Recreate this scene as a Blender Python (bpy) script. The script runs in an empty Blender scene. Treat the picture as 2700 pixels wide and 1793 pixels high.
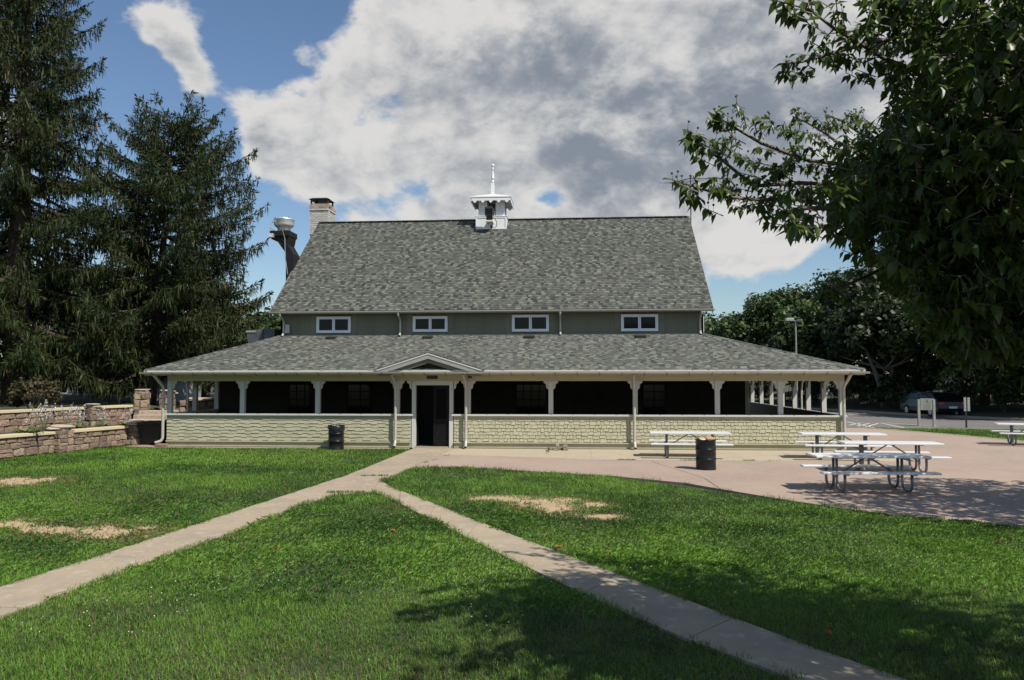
import bpy, math, random
import numpy as np
from mathutils import Vector, Matrix
rnd = random.Random(7)
npr = np.random.default_rng(11)
scene = bpy.context.scene
COL = scene.collection
R = math.radians

# ------------------------------------------------------------------ camera
CAM = np.array([2.27723, -26.7955, 2.4645])
FWD = np.array([-0.07728482, 0.99591444, 0.04670634])
RGT = np.array([0.996999608, 0.0774031781, -0.00072814])
UPV = np.array([0.00434039, -0.04650993, 0.9989084])
FPX = 2059.0
cam_d = bpy.data.cameras.new('camera'); cam = bpy.data.objects.new('camera', cam_d); COL.objects.link(cam)
m = Matrix(((RGT[0], UPV[0], -FWD[0], CAM[0]), (RGT[1], UPV[1], -FWD[1], CAM[1]), (RGT[2], UPV[2], -FWD[2], CAM[2]), (0, 0, 0, 1)))
cam.matrix_world = m
cam_d.sensor_fit = 'HORIZONTAL'; cam_d.sensor_width = 23.6; cam_d.lens = FPX / 2700 * 23.6
cam_d.clip_start = 0.05; cam_d.clip_end = 2000
scene.camera = cam
# ------------------------------------------------------------------ light
SUN = Vector((.629, -.5, 1.0)).normalized()
sd = bpy.data.lights.new('sun', 'SUN'); sd.energy = 5.0; sd.angle = R(.53); sd.color = (1, .955, .88)
so = bpy.data.objects.new('sun', sd); COL.objects.link(so); so.location = (20, -30, 40)
so.rotation_euler = SUN.to_track_quat('Z', 'Y').to_euler()
vs = scene.view_settings
scene.display_settings.display_device = 'sRGB'
vs.view_transform = 'Standard'; vs.look = 'None'; vs.exposure = 0.30; vs.gamma = 1.0; vs.use_curve_mapping = False
SKY_STRENGTH = 0.058

def ray(u, v):          # u, v in 2700 px photo pixels
    return FWD + RGT * (u - 1350) / FPX - UPV * (v - 896.5) / FPX
K = 2700 / 2361
def G(u, v, z=0.0):     # ground point seen at (u, v), 2361 px units
    d = ray(u * K, v * K); return CAM + d * ((z - CAM[2]) / d[2])
def PY(u, v, y):        # point on the plane Y = y
    d = ray(u * K, v * K); return CAM + d * ((y - CAM[1]) / d[1])
def PD(u, v, dep):      # point at a depth
    return CAM + ray(u * K, v * K) * dep
def project(P):         # -> u, v (2361 units), depth
    d = P - CAM; z = d @ FWD
    zz = np.where(np.abs(z) < 1e-6, 1e-6, z)
    return (1350 + FPX * (d @ RGT) / zz) / K, (896.5 - FPX * (d @ UPV) / zz) / K, z

# ------------------------------------------------------------------ world: daylight sky with clouds
world = bpy.data.worlds.new('World'); scene.world = world; world.use_nodes = True
nt = world.node_tree; nt.nodes.clear()
def N(tree, t, **kw):
    n = tree.nodes.new(t)
    for k, v in kw.items(): setattr(n, k, v)
    return n
class NB:
    """tiny node-expression builder"""
    def __init__(s, tree): s.t = tree
    def put(s, sock, v):
        if isinstance(v, bpy.types.NodeSocket): s.t.links.new(v, sock)
        elif v is not None: sock.default_value = v
    def m(s, op, a, b=None, c=None, clamp=False):
        n = N(s.t, 'ShaderNodeMath', operation=op, use_clamp=clamp)
        s.put(n.inputs[0], a); s.put(n.inputs[1], b); s.put(n.inputs[2], c); return n.outputs[0]
    def v(s, op, a, b=None, out=0):
        n = N(s.t, 'ShaderNodeVectorMath', operation=op); s.put(n.inputs[0], a)
        if op == 'SCALE': s.put(n.inputs['Scale'], b)
        else: s.put(n.inputs[1], b)
        return n.outputs['Value' if out else 'Vector']
    def noise(s, vec, scale, detail=6, rough=.55, dist=0.0, out='Fac'):
        n = N(s.t, 'ShaderNodeTexNoise'); s.put(n.inputs['Vector'], vec)
        n.inputs['Scale'].default_value = scale; n.inputs['Detail'].default_value = detail
        n.inputs['Roughness'].default_value = rough; n.inputs['Distortion'].default_value = dist
        return n.outputs[out]
    def rng(s, x, a, b, c=0.0, d=1.0, smooth=True):
        n = N(s.t, 'ShaderNodeMapRange', interpolation_type='SMOOTHSTEP' if smooth else 'LINEAR')
        s.put(n.inputs['Value'], x)
        for k, q in zip(('From Min', 'From Max', 'To Min', 'To Max'), (a, b, c, d)): s.put(n.inputs[k], q)
        return n.outputs['Result']
    def mix(s, f, a, b):
        n = N(s.t, 'ShaderNodeMix', data_type='RGBA'); s.put(n.inputs[0], f); s.put(n.inputs[6], a); s.put(n.inputs[7], b)
        return n.outputs[2]
W = NB(nt)
sky = N(nt, 'ShaderNodeTexSky', sky_type='NISHITA'); sky.sun_disc = False
sky.sun_elevation = R(51.2); sky.sun_rotation = math.atan2(SUN.x, SUN.y); sky.altitude = 50
sky.air_density = 1.15; sky.dust_density = .35; sky.ozone_density = 2.6
tc = N(nt, 'ShaderNodeTexCoord'); dirv = W.v('NORMALIZE', tc.outputs['Generated'])
sx = N(nt, 'ShaderNodeSeparateXYZ'); nt.links.new(dirv, sx.inputs[0])
zc = W.m('MAXIMUM', W.m('ADD', sx.outputs[2], .30), .06)
cx = N(nt, 'ShaderNodeCombineXYZ')
W.put(cx.inputs[0], W.m('DIVIDE', sx.outputs[0], zc)); W.put(cx.inputs[1], W.m('DIVIDE', sx.outputs[1], zc)); cx.inputs[2].default_value = 3.7
p = cx.outputs[0]
q3 = W.v('MULTIPLY', dirv, (1.0, 1.0, 1.55))
def cloud_noise(vec, d1=12, d2=8):
    a = W.noise(vec, 4.6, d1, .60, .2); b = W.noise(W.v('ADD', vec, (3.1, 1.7, .4)), 8.5, d2, .58)
    bil = W.m('SUBTRACT', 1.0, W.m('ABSOLUTE', W.m('MULTIPLY', W.m('SUBTRACT', b, .5), 3.2)))
    return W.m('ADD', W.m('MULTIPLY', a, .80), W.m('MULTIPLY', bil, .20))
n_big = cloud_noise(q3); n_lit = cloud_noise(q3, 8, 5); n_off = cloud_noise(W.v('ADD', q3, (.014, .0, .045)), 8, 5)
n_soft = W.noise(W.v('ADD', q3, (5.1, 2.3, 0)), 4.2, 6, .55, .3)
def blob(u, v, rpx, w, zs=1.0):
    c = ray(u * K, v * K); c = c / np.linalg.norm(c)
    df = W.v('SUBTRACT', dirv, tuple(c))
    if zs != 1.0: df = W.v('MULTIPLY', df, (1, 1, zs))
    L = W.v('LENGTH', df, None, 1)
    return W.rng(L, 0.0, rpx * K / FPX, w, 0.0)
def blobs(lst):
    acc = None
    for b in lst:
        o = blob(*b); acc = o if acc is None else W.m('ADD', acc, o)
    return acc
cover = blobs([(1060, 170, 340, .62), (1300, 190, 430, .62), (1620, 250, 430, .55), (800, 225, 190, .50), (690, 330, 190, .40), (900, 430, 270, .58), (1160, 390, 300, .50),
               (1450, 420, 240, .52), (1720, 420, 260, .42), (1920, 110, 420, .50), (2250, 200, 420, .42), (1780, 575, 250, .50, 1.7), (610, 335, 85, .55), (2020, 400, 240, .40), (1050, 20, 300, .45),
               (385, 80, 85, .36), (430, 130, 70, .36), (465, 190, 70, .34), (350, 55, 60, .24), (560, 225, 80, .10), (690, 105, 60, .26), (1000, 490, 200, .35, 2), (1230, 497, 120, .40, 3),
               (1270, 455, 100, -.55, 1.5), (1930, 700, 330, -.6, 1.4), (640, 620, 220, -.6), (1965, 590, 120, -.35), (1885, 205, 100, -.34), (1960, 170, 80, -.2), (480, 330, 130, -.3), (570, 90, 190, -.42), (250, 200, 260, -.3)])
cover = W.m('MINIMUM', cover, .51)
dens = W.m('ADD', W.m('ADD', W.m('MULTIPLY', W.m('SUBTRACT', n_big, .53), 2.3), cover), .02)
alpha = W.rng(dens, .15, .44)
shade = blobs([(1500, 210, 330, -.42), (1250, 230, 260, -.20), (1100, 370, 180, -.34, 1.5), (1390, 360, 130, -.42), (1800, 230, 240, -.34), (1640, 330, 170, -.30), (1480, 300, 150, -.25), (900, 370, 120, -.25, 1.6),
               (820, 140, 200, .26), (600, 320, 110, .40), (850, 440, 150, .40), (1180, 300, 130, .34), (1120, 310, 90, .2), (1440, 345, 90, .40), (1700, 560, 160, .26), (950, 60, 240, .16), (1720, 640, 120, .30), (730, 290, 110, .25), (1010, 260, 120, .2)])
lit = W.m('ADD', W.m('ADD', W.m('MULTIPLY', W.m('SUBTRACT', n_lit, n_off), 3.2), .60), W.m('MULTIPLY', shade, .52))
lit = W.m('ADD', lit, W.m('MULTIPLY', W.m('SUBTRACT', n_soft, .5), .85))
lit = W.m('ADD', lit, W.rng(dens, .24, .80, .34, -.10), None, True)
lit = W.rng(lit, .02, .98)
c1 = W.mix(lit, (3.3, 3.8, 4.5, 1), (10.2, 10.0, 9.7, 1))
hz = W.m('MULTIPLY', W.rng(sx.outputs[2], .0, .30, 1.0, 0.0), .16)
skyc = W.v('MULTIPLY', sky.outputs[0], (1.32, 1.42, 1.52))
final = W.mix(W.m('MULTIPLY', alpha, .96), skyc, c1)
bg = N(nt, 'ShaderNodeBackground'); bg.inputs['Strength'].default_value = SKY_STRENGTH
out = N(nt, 'ShaderNodeOutputWorld'); nt.links.new(final, bg.inputs['Color']); nt.links.new(bg.outputs[0], out.inputs[0])
world.cycles.sampling_method = 'MANUAL'; world.cycles.sample_map_resolution = 1024

# ------------------------------------------------------------------ materials
def mat(name, base, rough=.6, metal=0.0, var=(), bump=(), attr=None, objrand=0.0, trans=0.0, spec=None, coord='Object', alpha=None):
    """var: list of (scale, colour, low, high[, stretch]) overlays; bump: (scale, strength); attr: colour attribute that multiplies"""
    mt = bpy.data.materials.new(name); mt.use_nodes = True; t = mt.node_tree; t.nodes.clear(); B = NB(t)
    o = N(t, 'ShaderNodeOutputMaterial'); b = N(t, 'ShaderNodeBsdfPrincipled'); t.links.new(b.outputs[0], o.inputs[0])
    c = N(t, 'ShaderNodeTexCoord').outputs[coord]
    colr = tuple(base) + (1,)
    if attr:
        a = N(t, 'ShaderNodeAttribute'); a.attribute_name = attr; colr = a.outputs['Color']
    for q in var:
        sc, c2, lo, hi = q[:4]; vec = c
        if len(q) > 4: vec = B.v('MULTIPLY', c, q[4])
        colr = B.mix(B.rng(B.noise(vec, sc, 5, .6), lo, hi), colr, tuple(c2) + (1,))
    if objrand:
        oi = N(t, 'ShaderNodeObjectInfo'); h = N(t, 'ShaderNodeHueSaturation')
        B.put(h.inputs['Value'], B.rng(oi.outputs['Random'], 0, 1, 1 - objrand, 1 + objrand, False))
        hr = B.m('FRACT', B.m('MULTIPLY', oi.outputs['Random'], 17.3))
        B.put(h.inputs['Hue'], B.rng(hr, 0, 1, .5 - objrand * .05, .5 + objrand * .05, False))
        B.put(h.inputs['Color'], colr); colr = h.outputs[0]
    B.put(b.inputs['Base Color'], colr)
    b.inputs['Roughness'].default_value = rough; b.inputs['Metallic'].default_value = metal
    if spec is not None: b.inputs['Specular IOR Level'].default_value = spec
    if bump:
        bn = N(t, 'ShaderNodeBump'); bn.inputs['Strength'].default_value = bump[1]; bn.inputs['Distance'].default_value = bump[2] if len(bump) > 2 else .01
        B.put(bn.inputs['Height'], B.noise(c, bump[0], 6, .6)); t.links.new(bn.outputs[0], b.inputs['Normal'])
    if trans:
        tr = N(t, 'ShaderNodeBsdfTranslucent'); B.put(tr.inputs['Color'], colr); ms = N(t, 'ShaderNodeMixShader'); ms.inputs[0].default_value = trans
        t.links.new(b.outputs[0], ms.inputs[1]); t.links.new(tr.outputs[0], ms.inputs[2]); t.links.new(ms.outputs[0], o.inputs[0])
    if alpha is not None:
        tr = N(t, 'ShaderNodeBsdfTransparent'); ms = N(t, 'ShaderNodeMixShader'); ms.inputs[0].default_value = alpha
        t.links.new(tr.outputs[0], ms.inputs[1]); t.links.new(b.outputs[0], ms.inputs[2]); t.links.new(ms.outputs[0], o.inputs[0])
    return mt
M = {}
M['white'] = mat('white_paint', (0.5, 0.49, 0.45), .55, var=[(3, (.48, .47, .42), .5, .8), (25, (.40, .38, .33), .66, .8)], bump=(60, .15))
M['trim'] = mat('cupola_white_paint', (.66, .66, .65), .5, var=[(6, (.55, .55, .53), .55, .8)])
M['cream'] = mat('cream_paint', (0.4, 0.365, 0.25), .6, var=[(2.5, (.35, .315, .21), .45, .75), (30, (.30, .26, .18), .66, .8)], bump=(50, .1))
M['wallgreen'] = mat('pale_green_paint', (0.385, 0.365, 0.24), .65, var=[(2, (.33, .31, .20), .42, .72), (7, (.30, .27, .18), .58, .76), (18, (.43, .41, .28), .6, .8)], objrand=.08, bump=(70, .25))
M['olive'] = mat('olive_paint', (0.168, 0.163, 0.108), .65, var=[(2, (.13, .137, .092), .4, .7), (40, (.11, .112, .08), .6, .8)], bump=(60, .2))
M['inner'] = mat('shaded_porch_wall_paint', (0.03, 0.029, 0.021), .7, var=[(3, (.022, .021, .016), .4, .7)], bump=(40, .2), spec=.08)  # wall and ceiling colour darkened to carry the porch shade
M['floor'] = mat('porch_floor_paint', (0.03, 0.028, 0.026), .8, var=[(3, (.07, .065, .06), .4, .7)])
M['shingle'] = mat('asphalt_shingle', (1, 1, 1), .85, attr='Col', var=[(160, (.04, .04, .037), .60, .78), (.9, (.055, .058, .052), .52, .95, (1, .4, .4))], bump=(220, .5, .004), spec=.25)
M['roofdeck'] = mat('roof_underlay', (.07, .072, .066), .9)
M['galv'] = mat('galvanised_metal', (.42, .42, .40), .42, .55, var=[(8, (.32, .31, .29), .45, .75)])
M['pipe'] = mat('painted_downspout', (.44, .42, .36), .45, .25, var=[(7, (.36, .34, .29), .45, .75)])
M['steel'] = mat('bright_steel', (.72, .72, .72), .42, .55, var=[(5, (.6, .6, .6), .4, .7)])
M['black'] = mat('black_metal', (.012, .012, .013), .38, .0, var=[(9, (.03, .027, .025), .55, .8)])
M['drum'] = mat('black_drum_paint', (0.008, 0.008, 0.009), .30, var=[(11, (.022, .017, .015), .62, .75), (45, (.06, .05, .045), .72, .78)], bump=(20, .08), spec=.35)
M['bag'] = mat('black_plastic_bag', (.01, .01, .01), .22, bump=(25, .6, .02))
M['glass'] = mat('window_glass', (.006, .006, .007), .08, spec=.22)
M['winframe'] = mat('white_vinyl', (.72, .76, .80), .4)
M['dark'] = mat('dark_shade_paint', (0.007, 0.007, 0.0065), .5, var=[(6, (.012, .012, .011), .4, .7)], spec=.1)  # near-black: shade of the door recess and side wall put into the colour
M['screen'] = mat('insect_screen', (.010, .010, .009), .9, alpha=.72, spec=.0)
M['sign'] = mat('dark_sign', (.018, .018, .018), .5)
M['signtext'] = mat('faded_lettering', (.09, .09, .085), .6)
M['conc'] = mat('path_concrete', (.335, .265, .178), .85, var=[(1.1, (.27, .22, .16), .38, .72), (6, (.40, .345, .265), .5, .72), (90, (.17, .14, .11), .56, .70), (3, (.23, .19, .14), .58, .74)], bump=(140, .5, .006), objrand=.05, coord='Object')
M['tan'] = mat('tan_concrete', (0.365, 0.305, 0.215), .85, var=[(1.3, (.34, .28, .20), .4, .7), (10, (.44, .38, .28), .5, .75), (80, (.27, .22, .165), .6, .74)], bump=(120, .4, .005), objrand=.04)
M['pink'] = mat('pink_concrete', (0.325, 0.24, 0.182), .85, var=[(.35, (.275, .205, .16), .38, .68), (5, (.39, .295, .23), .5, .72, (1, 3, 1)), (9, (.15, .115, .095), .58, .74, (.5, 2.8, 1)), (24, (.19, .145, .115), .60, .74, (.5, 2, 1)), (1.6, (.30, .235, .185), .55, .7, (1, 2, 1)), (85, (.26, .19, .155), .58, .74)], bump=(110, .4, .005), objrand=.03)
M['asphalt'] = mat('road_asphalt', (.150, .138, .124), .9, var=[(.4, (.125, .118, .11), .4, .7), (60, (.10, .095, .09), .55, .75)], bump=(90, .4, .006))
M['paint_line'] = mat('road_paint', (.62, .58, .50), .7, var=[(12, (.4, .37, .32), .55, .75)])
M['soil'] = mat('lawn_soil', (.055, .062, .022), .95, var=[(2, (.045, .055, .018), .4, .7), (25, (.085, .068, .036), .6, .75)], bump=(40, .5, .02), coord='Object')
M['bare'] = mat('bare_soil', (.40, .29, .165), .95, var=[(3, (.33, .23, .13), .4, .7), (60, (.22, .16, .09), .55, .7)], bump=(70, .8, .01))
M['grass'] = mat('grass_blade', (1, 1, 1), .5, attr='Col', trans=.33, spec=.28)
M['flower'] = mat('white_clover', (.52, .47, .38), .7)
M['alu'] = mat('white_plank', (0.7, 0.7, 0.7), .35, .15, var=[(2.2, (.62, .61, .60), .45, .75, (.3, 3, 3)), (30, (.5, .49, .47), .68, .8)])
M['frame'] = mat('galvanised_tube', (.22, .225, .23), .42, .6, var=[(10, (.15, .15, .15), .45, .7)])
M['stone'] = mat('rough_stone', (0.3, 0.215, 0.145), .9, var=[(5, (.17, .115, .08), .42, .60), (9, (.38, .31, .24), .52, .66), (18, (.10, .07, .05), .54, .68)], bump=(16, .9, .03), objrand=.34)
M['mortar'] = mat('red_mortar', (.21, .125, .085), .95, var=[(12, (.15, .09, .06), .4, .7)], bump=(30, .6, .01))
M['coping'] = mat('pale_coping', (0.5, 0.42, 0.26), .85, var=[(6, (.50, .41, .25), .45, .7), (45, (.34, .28, .18), .60, .72)], bump=(50, .5, .008), objrand=.06)
M['capstone'] = mat('flat_cap_stone', (.42, .34, .26), .9, var=[(7, (.33, .25, .19), .42, .65), (25, (.52, .45, .37), .56, .7)], bump=(18, .8, .02), objrand=.2)
M['block'] = mat('grey_brown_block', (.27, .215, .145), .9, var=[(15, (.2, .155, .105), .45, .7)], bump=(45, .6, .006), objrand=.2)
M['brick'] = mat('old_red_brick', (.25, .11, .07), .9, var=[(20, (.34, .26, .2), .5, .7)], bump=(40, .5, .006), objrand=.2)
M['chimney'] = mat('whitewashed_brick', (0.42, 0.405, 0.37), .85, var=[(4, (.52, .50, .46), .5, .72), (22, (.33, .30, .27), .62, .72)], bump=(30, .4, .01), objrand=.12)
M['chimtop'] = mat('weathered_brick', (0.33, 0.27, 0.225), .9, var=[(9, (.17, .07, .045), .54, .64), (6, (.07, .06, .055), .55, .66), (16, (.6, .57, .52), .58, .7)], bump=(30, .5, .01), objrand=.25)
M['bark'] = mat('brown_bark', (.10, .072, .050), .95, var=[(6, (.055, .042, .03), .4, .65, (1, 1, .25)), (20, (.16, .12, .085), .55, .7)], bump=(14, 1, .04))
M['greybark'] = mat('grey_bark', (.15, .135, .115), .9, var=[(6, (.08, .07, .06), .4, .65, (1, 1, .3)), (9, (.24, .22, .19), .55, .7)], bump=(14, .8, .03))
M['twig'] = mat('dogwood_bark', (.12, .095, .075), .8, var=[(12, (.20, .16, .125), .5, .7)], bump=(30, .5, .01))
M['spruce'] = mat('spruce_needles', (1, 1, 1), .6, attr='Col', trans=.14, spec=.2)
M['leaf'] = mat('tree_leaves', (1, 1, 1), .5, attr='Col', trans=.22, spec=.35)
M['dogleaf'] = mat('dogwood_leaf', (.075, .118, .024), .38, var=[(6, (.055, .09, .02), .4, .7), (3, (.10, .14, .03), .55, .75)], trans=.50, spec=.45)
M['dogleafs'] = mat('dogwood_leaves', (1, 1, 1), .38, attr='Col', trans=.50, spec=.45)
M['fruit'] = mat('dogwood_fruit', (.07, .085, .03), .6)
M['house'] = mat('blue_grey_siding', (.25, .28, .31), .7, var=[(3, (.2, .225, .25), .4, .7)])
M['housetrim'] = mat('house_white_trim', (.5, .52, .54), .6)
M['houseroof'] = mat('house_roof', (.09, .085, .08), .9, bump=(20, .5, .02))
M['tub'] = mat('black_plastic_tub', (0.006, 0.006, 0.006), .55, bump=(8, .3, .03))
M['hvac'] = mat('grey_duct_metal', (.10, .105, .115), .45, .4, var=[(4, (.075, .08, .088), .4, .7)])
M['duct'] = mat('dark_duct_metal', (0.014, 0.014, 0.015), .5, .0, var=[(5, (.022, .02, .019), .45, .7)], spec=.15)
M['bronze'] = mat('brown_floodlight', (.045, .038, .034), .5)
M['carpaint'] = mat('dark_blue_car_paint', (.008, .010, .022), .28, .0, spec=.35)
M['rubber'] = mat('tyre_rubber', (.012, .012, .012), .8)
M['rim'] = mat('alloy_rim', (.45, .45, .46), .3, .8)
M['redlamp'] = mat('tail_lamp', (.25, .01, .01), .25)
M['plate'] = mat('licence_plate', (.55, .55, .55), .5)
M['board'] = mat('grey_green_sign', (.20, .215, .18), .7, var=[(4, (.17, .18, .15), .4, .7)])
M['boardink'] = mat('dark_sign_print', (.06, .07, .065), .7)
M['postgrey'] = mat('grey_post', (.28, .28, .27), .7, var=[(10, (.2, .2, .19), .4, .7)])
M['vinyl'] = mat('white_vinyl_fence', (.70, .72, .72), .5)
M['dryleaf'] = mat('fallen_leaf', (.30, .11, .035), .7, trans=.2)
M['paper'] = mat('brown_paper', (.42, .26, .14), .8, var=[(9, (.3, .17, .09), .45, .7)], bump=(20, .5, .02))
M['hosta'] = mat('hosta_leaf', (1, 1, 1), .45, attr='Col', trans=.25)
M['hflower'] = mat('hosta_flower', (.62, .56, .68), .6)
M['ground'] = mat('ground_earth', (.045, .05, .022), .95, var=[(1.5, (.035, .04, .018), .4, .7), (15, (.07, .058, .032), .55, .75)], bump=(10, .5, .03))
M['rake'] = mat('rake_shade_grey', (.27, .27, .25), .6, var=[(3, (.22, .22, .2), .45, .75)])  # grey second rake board, part of the gable's shade put into its colour
M['rust'] = mat('rust_stain', (.30, .13, .06), .9)

# ------------------------------------------------------------------ mesh helpers
def link(o, parent=None):
    COL.objects.link(o)
    if parent is not None: o.parent = parent
    return o
def tag(o, label=None, cat=None, group=None, kind=None):
    if label: o['label'] = label
    if cat: o['category'] = cat
    if group: o['group'] = group
    if kind: o['kind'] = kind
    return o
def empty(name, loc=(0, 0, 0), rz=0.0, label=None, cat=None, group=None, parent=None):
    o = bpy.data.objects.new(name, None); o.empty_display_size = .2; o.location = loc; o.rotation_euler = (0, 0, rz)
    link(o, parent); return tag(o, label, cat, group)
class MB:
    def __init__(s): s.v = []; s.f = []; s.c = []
    def add(s, vs, fs):
        b = len(s.v); s.v += [tuple(q) for q in vs]; s.f += [tuple(i + b for i in q) for q in fs]; return s
    def box(s, x0, x1, y0, y1, z0, z1):
        return s.add([(x0, y0, z0), (x1, y0, z0), (x1, y1, z0), (x0, y1, z0), (x0, y0, z1), (x1, y0, z1), (x1, y1, z1), (x0, y1, z1)],
                     [(0, 3, 2, 1), (4, 5, 6, 7), (0, 1, 5, 4), (1, 2, 6, 5), (2, 3, 7, 6), (3, 0, 4, 7)])
    def cbox(s, x0, x1, y0, y1, z0, z1, b=.01):   # chamfered box
        bm_v = []
        for z, i in ((z0, b), (z0 + b, 0), (z1 - b, 0), (z1, b)):
            bm_v += [(x0 + i, y0 + i, z), (x1 - i, y0 + i, z), (x1 - i, y1 - i, z), (x0 + i, y1 - i, z)]
        fs = [(0, 3, 2, 1), (12, 13, 14, 15)]
        for k in range(3):
            a = k * 4
            for j in range(4): fs.append((a + j, a + (j + 1) % 4, a + 4 + (j + 1) % 4, a + 4 + j))
        return s.add(bm_v, fs)
    def prism(s, poly, axis, a, b):               # poly in the two other axes, extruded a..b along axis
        def P(q, t): return (t, q[0], q[1]) if axis == 0 else ((q[0], t, q[1]) if axis == 1 else (q[0], q[1], t))
        n = len(poly); vs_ = [P(q, a) for q in poly] + [P(q, b) for q in poly]
        fs = [tuple(range(n))[::-1], tuple(range(n, 2 * n))] + [(i, (i + 1) % n, n + (i + 1) % n, n + i) for i in range(n)]
        return s.add(vs_, fs)
    def tube(s, pts, r, n=6, cap=True):
        pts = [Vector(q) for q in pts]
        rs = r if hasattr(r, '__len__') else [r] * len(pts)
        base = len(s.v); up = Vector((0.013, .02, 1)); prev = None
        for i, q in enumerate(pts):
            t = (pts[min(i + 1, len(pts) - 1)] - pts[max(i - 1, 0)])
            t = t.normalized() if t.length > 1e-9 else Vector((0, 0, 1))
            if prev is None: a = t.orthogonal().normalized()
            else:
                a = prev - t * prev.dot(t); a = a.normalized() if a.length > 1e-6 else t.orthogonal().normalized()
            prev = a; bb = t.cross(a)
            for k in range(n):
                an = 2 * math.pi * k / n
                s.v.append(tuple(q + (a * math.cos(an) + bb * math.sin(an)) * rs[i]))
        for i in range(len(pts) - 1):
            for k in range(n):
                s.f.append((base + i * n + k, base + i * n + (k + 1) % n, base + (i + 1) * n + (k + 1) % n, base + (i + 1) * n + k))
        if cap:
            s.f.append(tuple(base + k for k in range(n))[::-1]); s.f.append(tuple(base + (len(pts) - 1) * n + k for k in range(n)))
        return s
    def lathe(s, prof, n=24, c=(0, 0, 0), capb=True, capt=True):
        b = len(s.v)
        for r_, z in prof:
            for k in range(n):
                a = 2 * math.pi * k / n; s.v.append((c[0] + r_ * math.cos(a), c[1] + r_ * math.sin(a), c[2] + z))
        for i in range(len(prof) - 1):
            for k in range(n): s.f.append((b + i * n + k, b + i * n + (k + 1) % n, b + (i + 1) * n + (k + 1) % n, b + (i + 1) * n + k))
        if capb: s.f.append(tuple(b + k for k in range(n))[::-1])
        if capt: s.f.append(tuple(b + (len(prof) - 1) * n + k for k in range(n)))
        return s
    def mesh(s, name, mt, smooth=False):
        me = bpy.data.meshes.new(name); me.from_pydata(s.v, [], s.f); me.validate(); me.materials.append(M[mt])
        if smooth: me.polygons.foreach_set('use_smooth', [True] * len(me.polygons))
        me.update(); return me
    def build(s, name, mt, parent=None, kind=None, smooth=False):
        o = bpy.data.objects.new(name, s.mesh(name, mt, smooth)); link(o, parent)
        if kind: o['kind'] = kind
        return o
def B_(name, mt, parent, *b, ch=0.0):
    q = MB(); (q.cbox(*b, ch) if ch else q.box(*b)); return q.build(name, mt, parent)
def inst(name, me, parent=None, loc=(0, 0, 0), rot=(0, 0, 0), sc=(1, 1, 1)):
    o = bpy.data.objects.new(name, me); o.location = loc; o.rotation_euler = rot; o.scale = sc; return link(o, parent)
def copy_tree(o, parent=None):
    c = o.copy(); link(c, parent)
    for ch in list(o.children): copy_tree(ch, c)
    return c
def mesh_np(name, V, F, mt, col=None, parent=None, kind=None, smooth=False):
    me = bpy.data.meshes.new(name); V = np.ascontiguousarray(V, np.float32); F = np.ascontiguousarray(F, np.int32)
    k = F.shape[1]; me.vertices.add(len(V)); me.vertices.foreach_set('co', V.ravel())
    me.loops.add(F.size); me.loops.foreach_set('vertex_index', F.ravel())
    me.polygons.add(len(F)); me.polygons.foreach_set('loop_start', np.arange(len(F), dtype=np.int32) * k)
    if col is not None:
        a = me.color_attributes.new('Col', 'FLOAT_COLOR', 'POINT')
        c4 = np.ones((len(V), 4), np.float32); c4[:, :3] = col; a.data.foreach_set('color', c4.ravel())
    if smooth: me.polygons.foreach_set('use_smooth', np.ones(len(F), bool))
    me.materials.append(M[mt]); me.update(calc_edges=True)
    o = bpy.data.objects.new(name, me); link(o, parent)
    if kind: o['kind'] = kind
    return o
def inpoly(x, y, poly):
    r = np.zeros(x.shape, bool); n = len(poly)
    for i in range(n):
        x0, y0 = poly[i]; x1, y1 = poly[(i + 1) % n]
        c = ((y0 > y) != (y1 > y)) & (x < (x1 - x0) * (y - y0) / ((y1 - y0) if y1 != y0 else 1e-9) + x0); r ^= c
    return r
def vnoise(x, y, sc, seed=0):
    x = x * sc + seed * 17.31; y = y * sc + seed * 7.77
    xi = np.floor(x).astype(int); yi = np.floor(y).astype(int); fx = x - xi; fy = y - yi
    fx = fx * fx * (3 - 2 * fx); fy = fy * fy * (3 - 2 * fy)
    def h(a, b):
        n = (a * 374761393 + b * 668265263 + seed * 1442695) & 0xffffffff
        n = ((n ^ (n >> 13)) * 1274126177) & 0xffffffff
        return ((n ^ (n >> 16)) & 0xffff) / 65535.0
    return (h(xi, yi) * (1 - fx) + h(xi + 1, yi) * fx) * (1 - fy) + (h(xi, yi + 1) * (1 - fx) + h(xi + 1, yi + 1) * fx) * fy
# ------------------------------------------------------------------ setting: ground, paths, patio, road
def flat(name, poly, z, mt, kind='structure', parent=None):
    q = MB(); q.add([(a, b, z) for a, b in poly], [tuple(range(len(poly)))])
    o = q.build(name, mt, parent)
    if kind: o['kind'] = kind
    return o
def slab(name, poly, z0, z1, mt, parent, inset=0.006):
    c = np.mean(np.array(poly), 0); pl = []
    for a, b in poly:
        d = np.array((a, b)) - c; L = np.linalg.norm(d); pl.append(tuple(c + d * (1 - inset / max(L, .2))))
    # make counter-clockwise
    ar = sum(pl[i][0] * pl[(i + 1) % len(pl)][1] - pl[(i + 1) % len(pl)][0] * pl[i][1] for i in range(len(pl)))
    if ar < 0: pl = pl[::-1]
    return MB().prism(pl, 2, z0, z1).build(name, mt, parent)
gr = flat('ground', [(-300, -120), (300, -120), (300, 400), (-300, 400)], -.06, 'ground')
LP_L = [(-5.1, -23.5), (-4.46, -17.96), (-4.28, -16.6), (-4.09, -14.66), (-3.82, -11.85), (-3.38, -7.44), (-3.2, -.35)]
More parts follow.
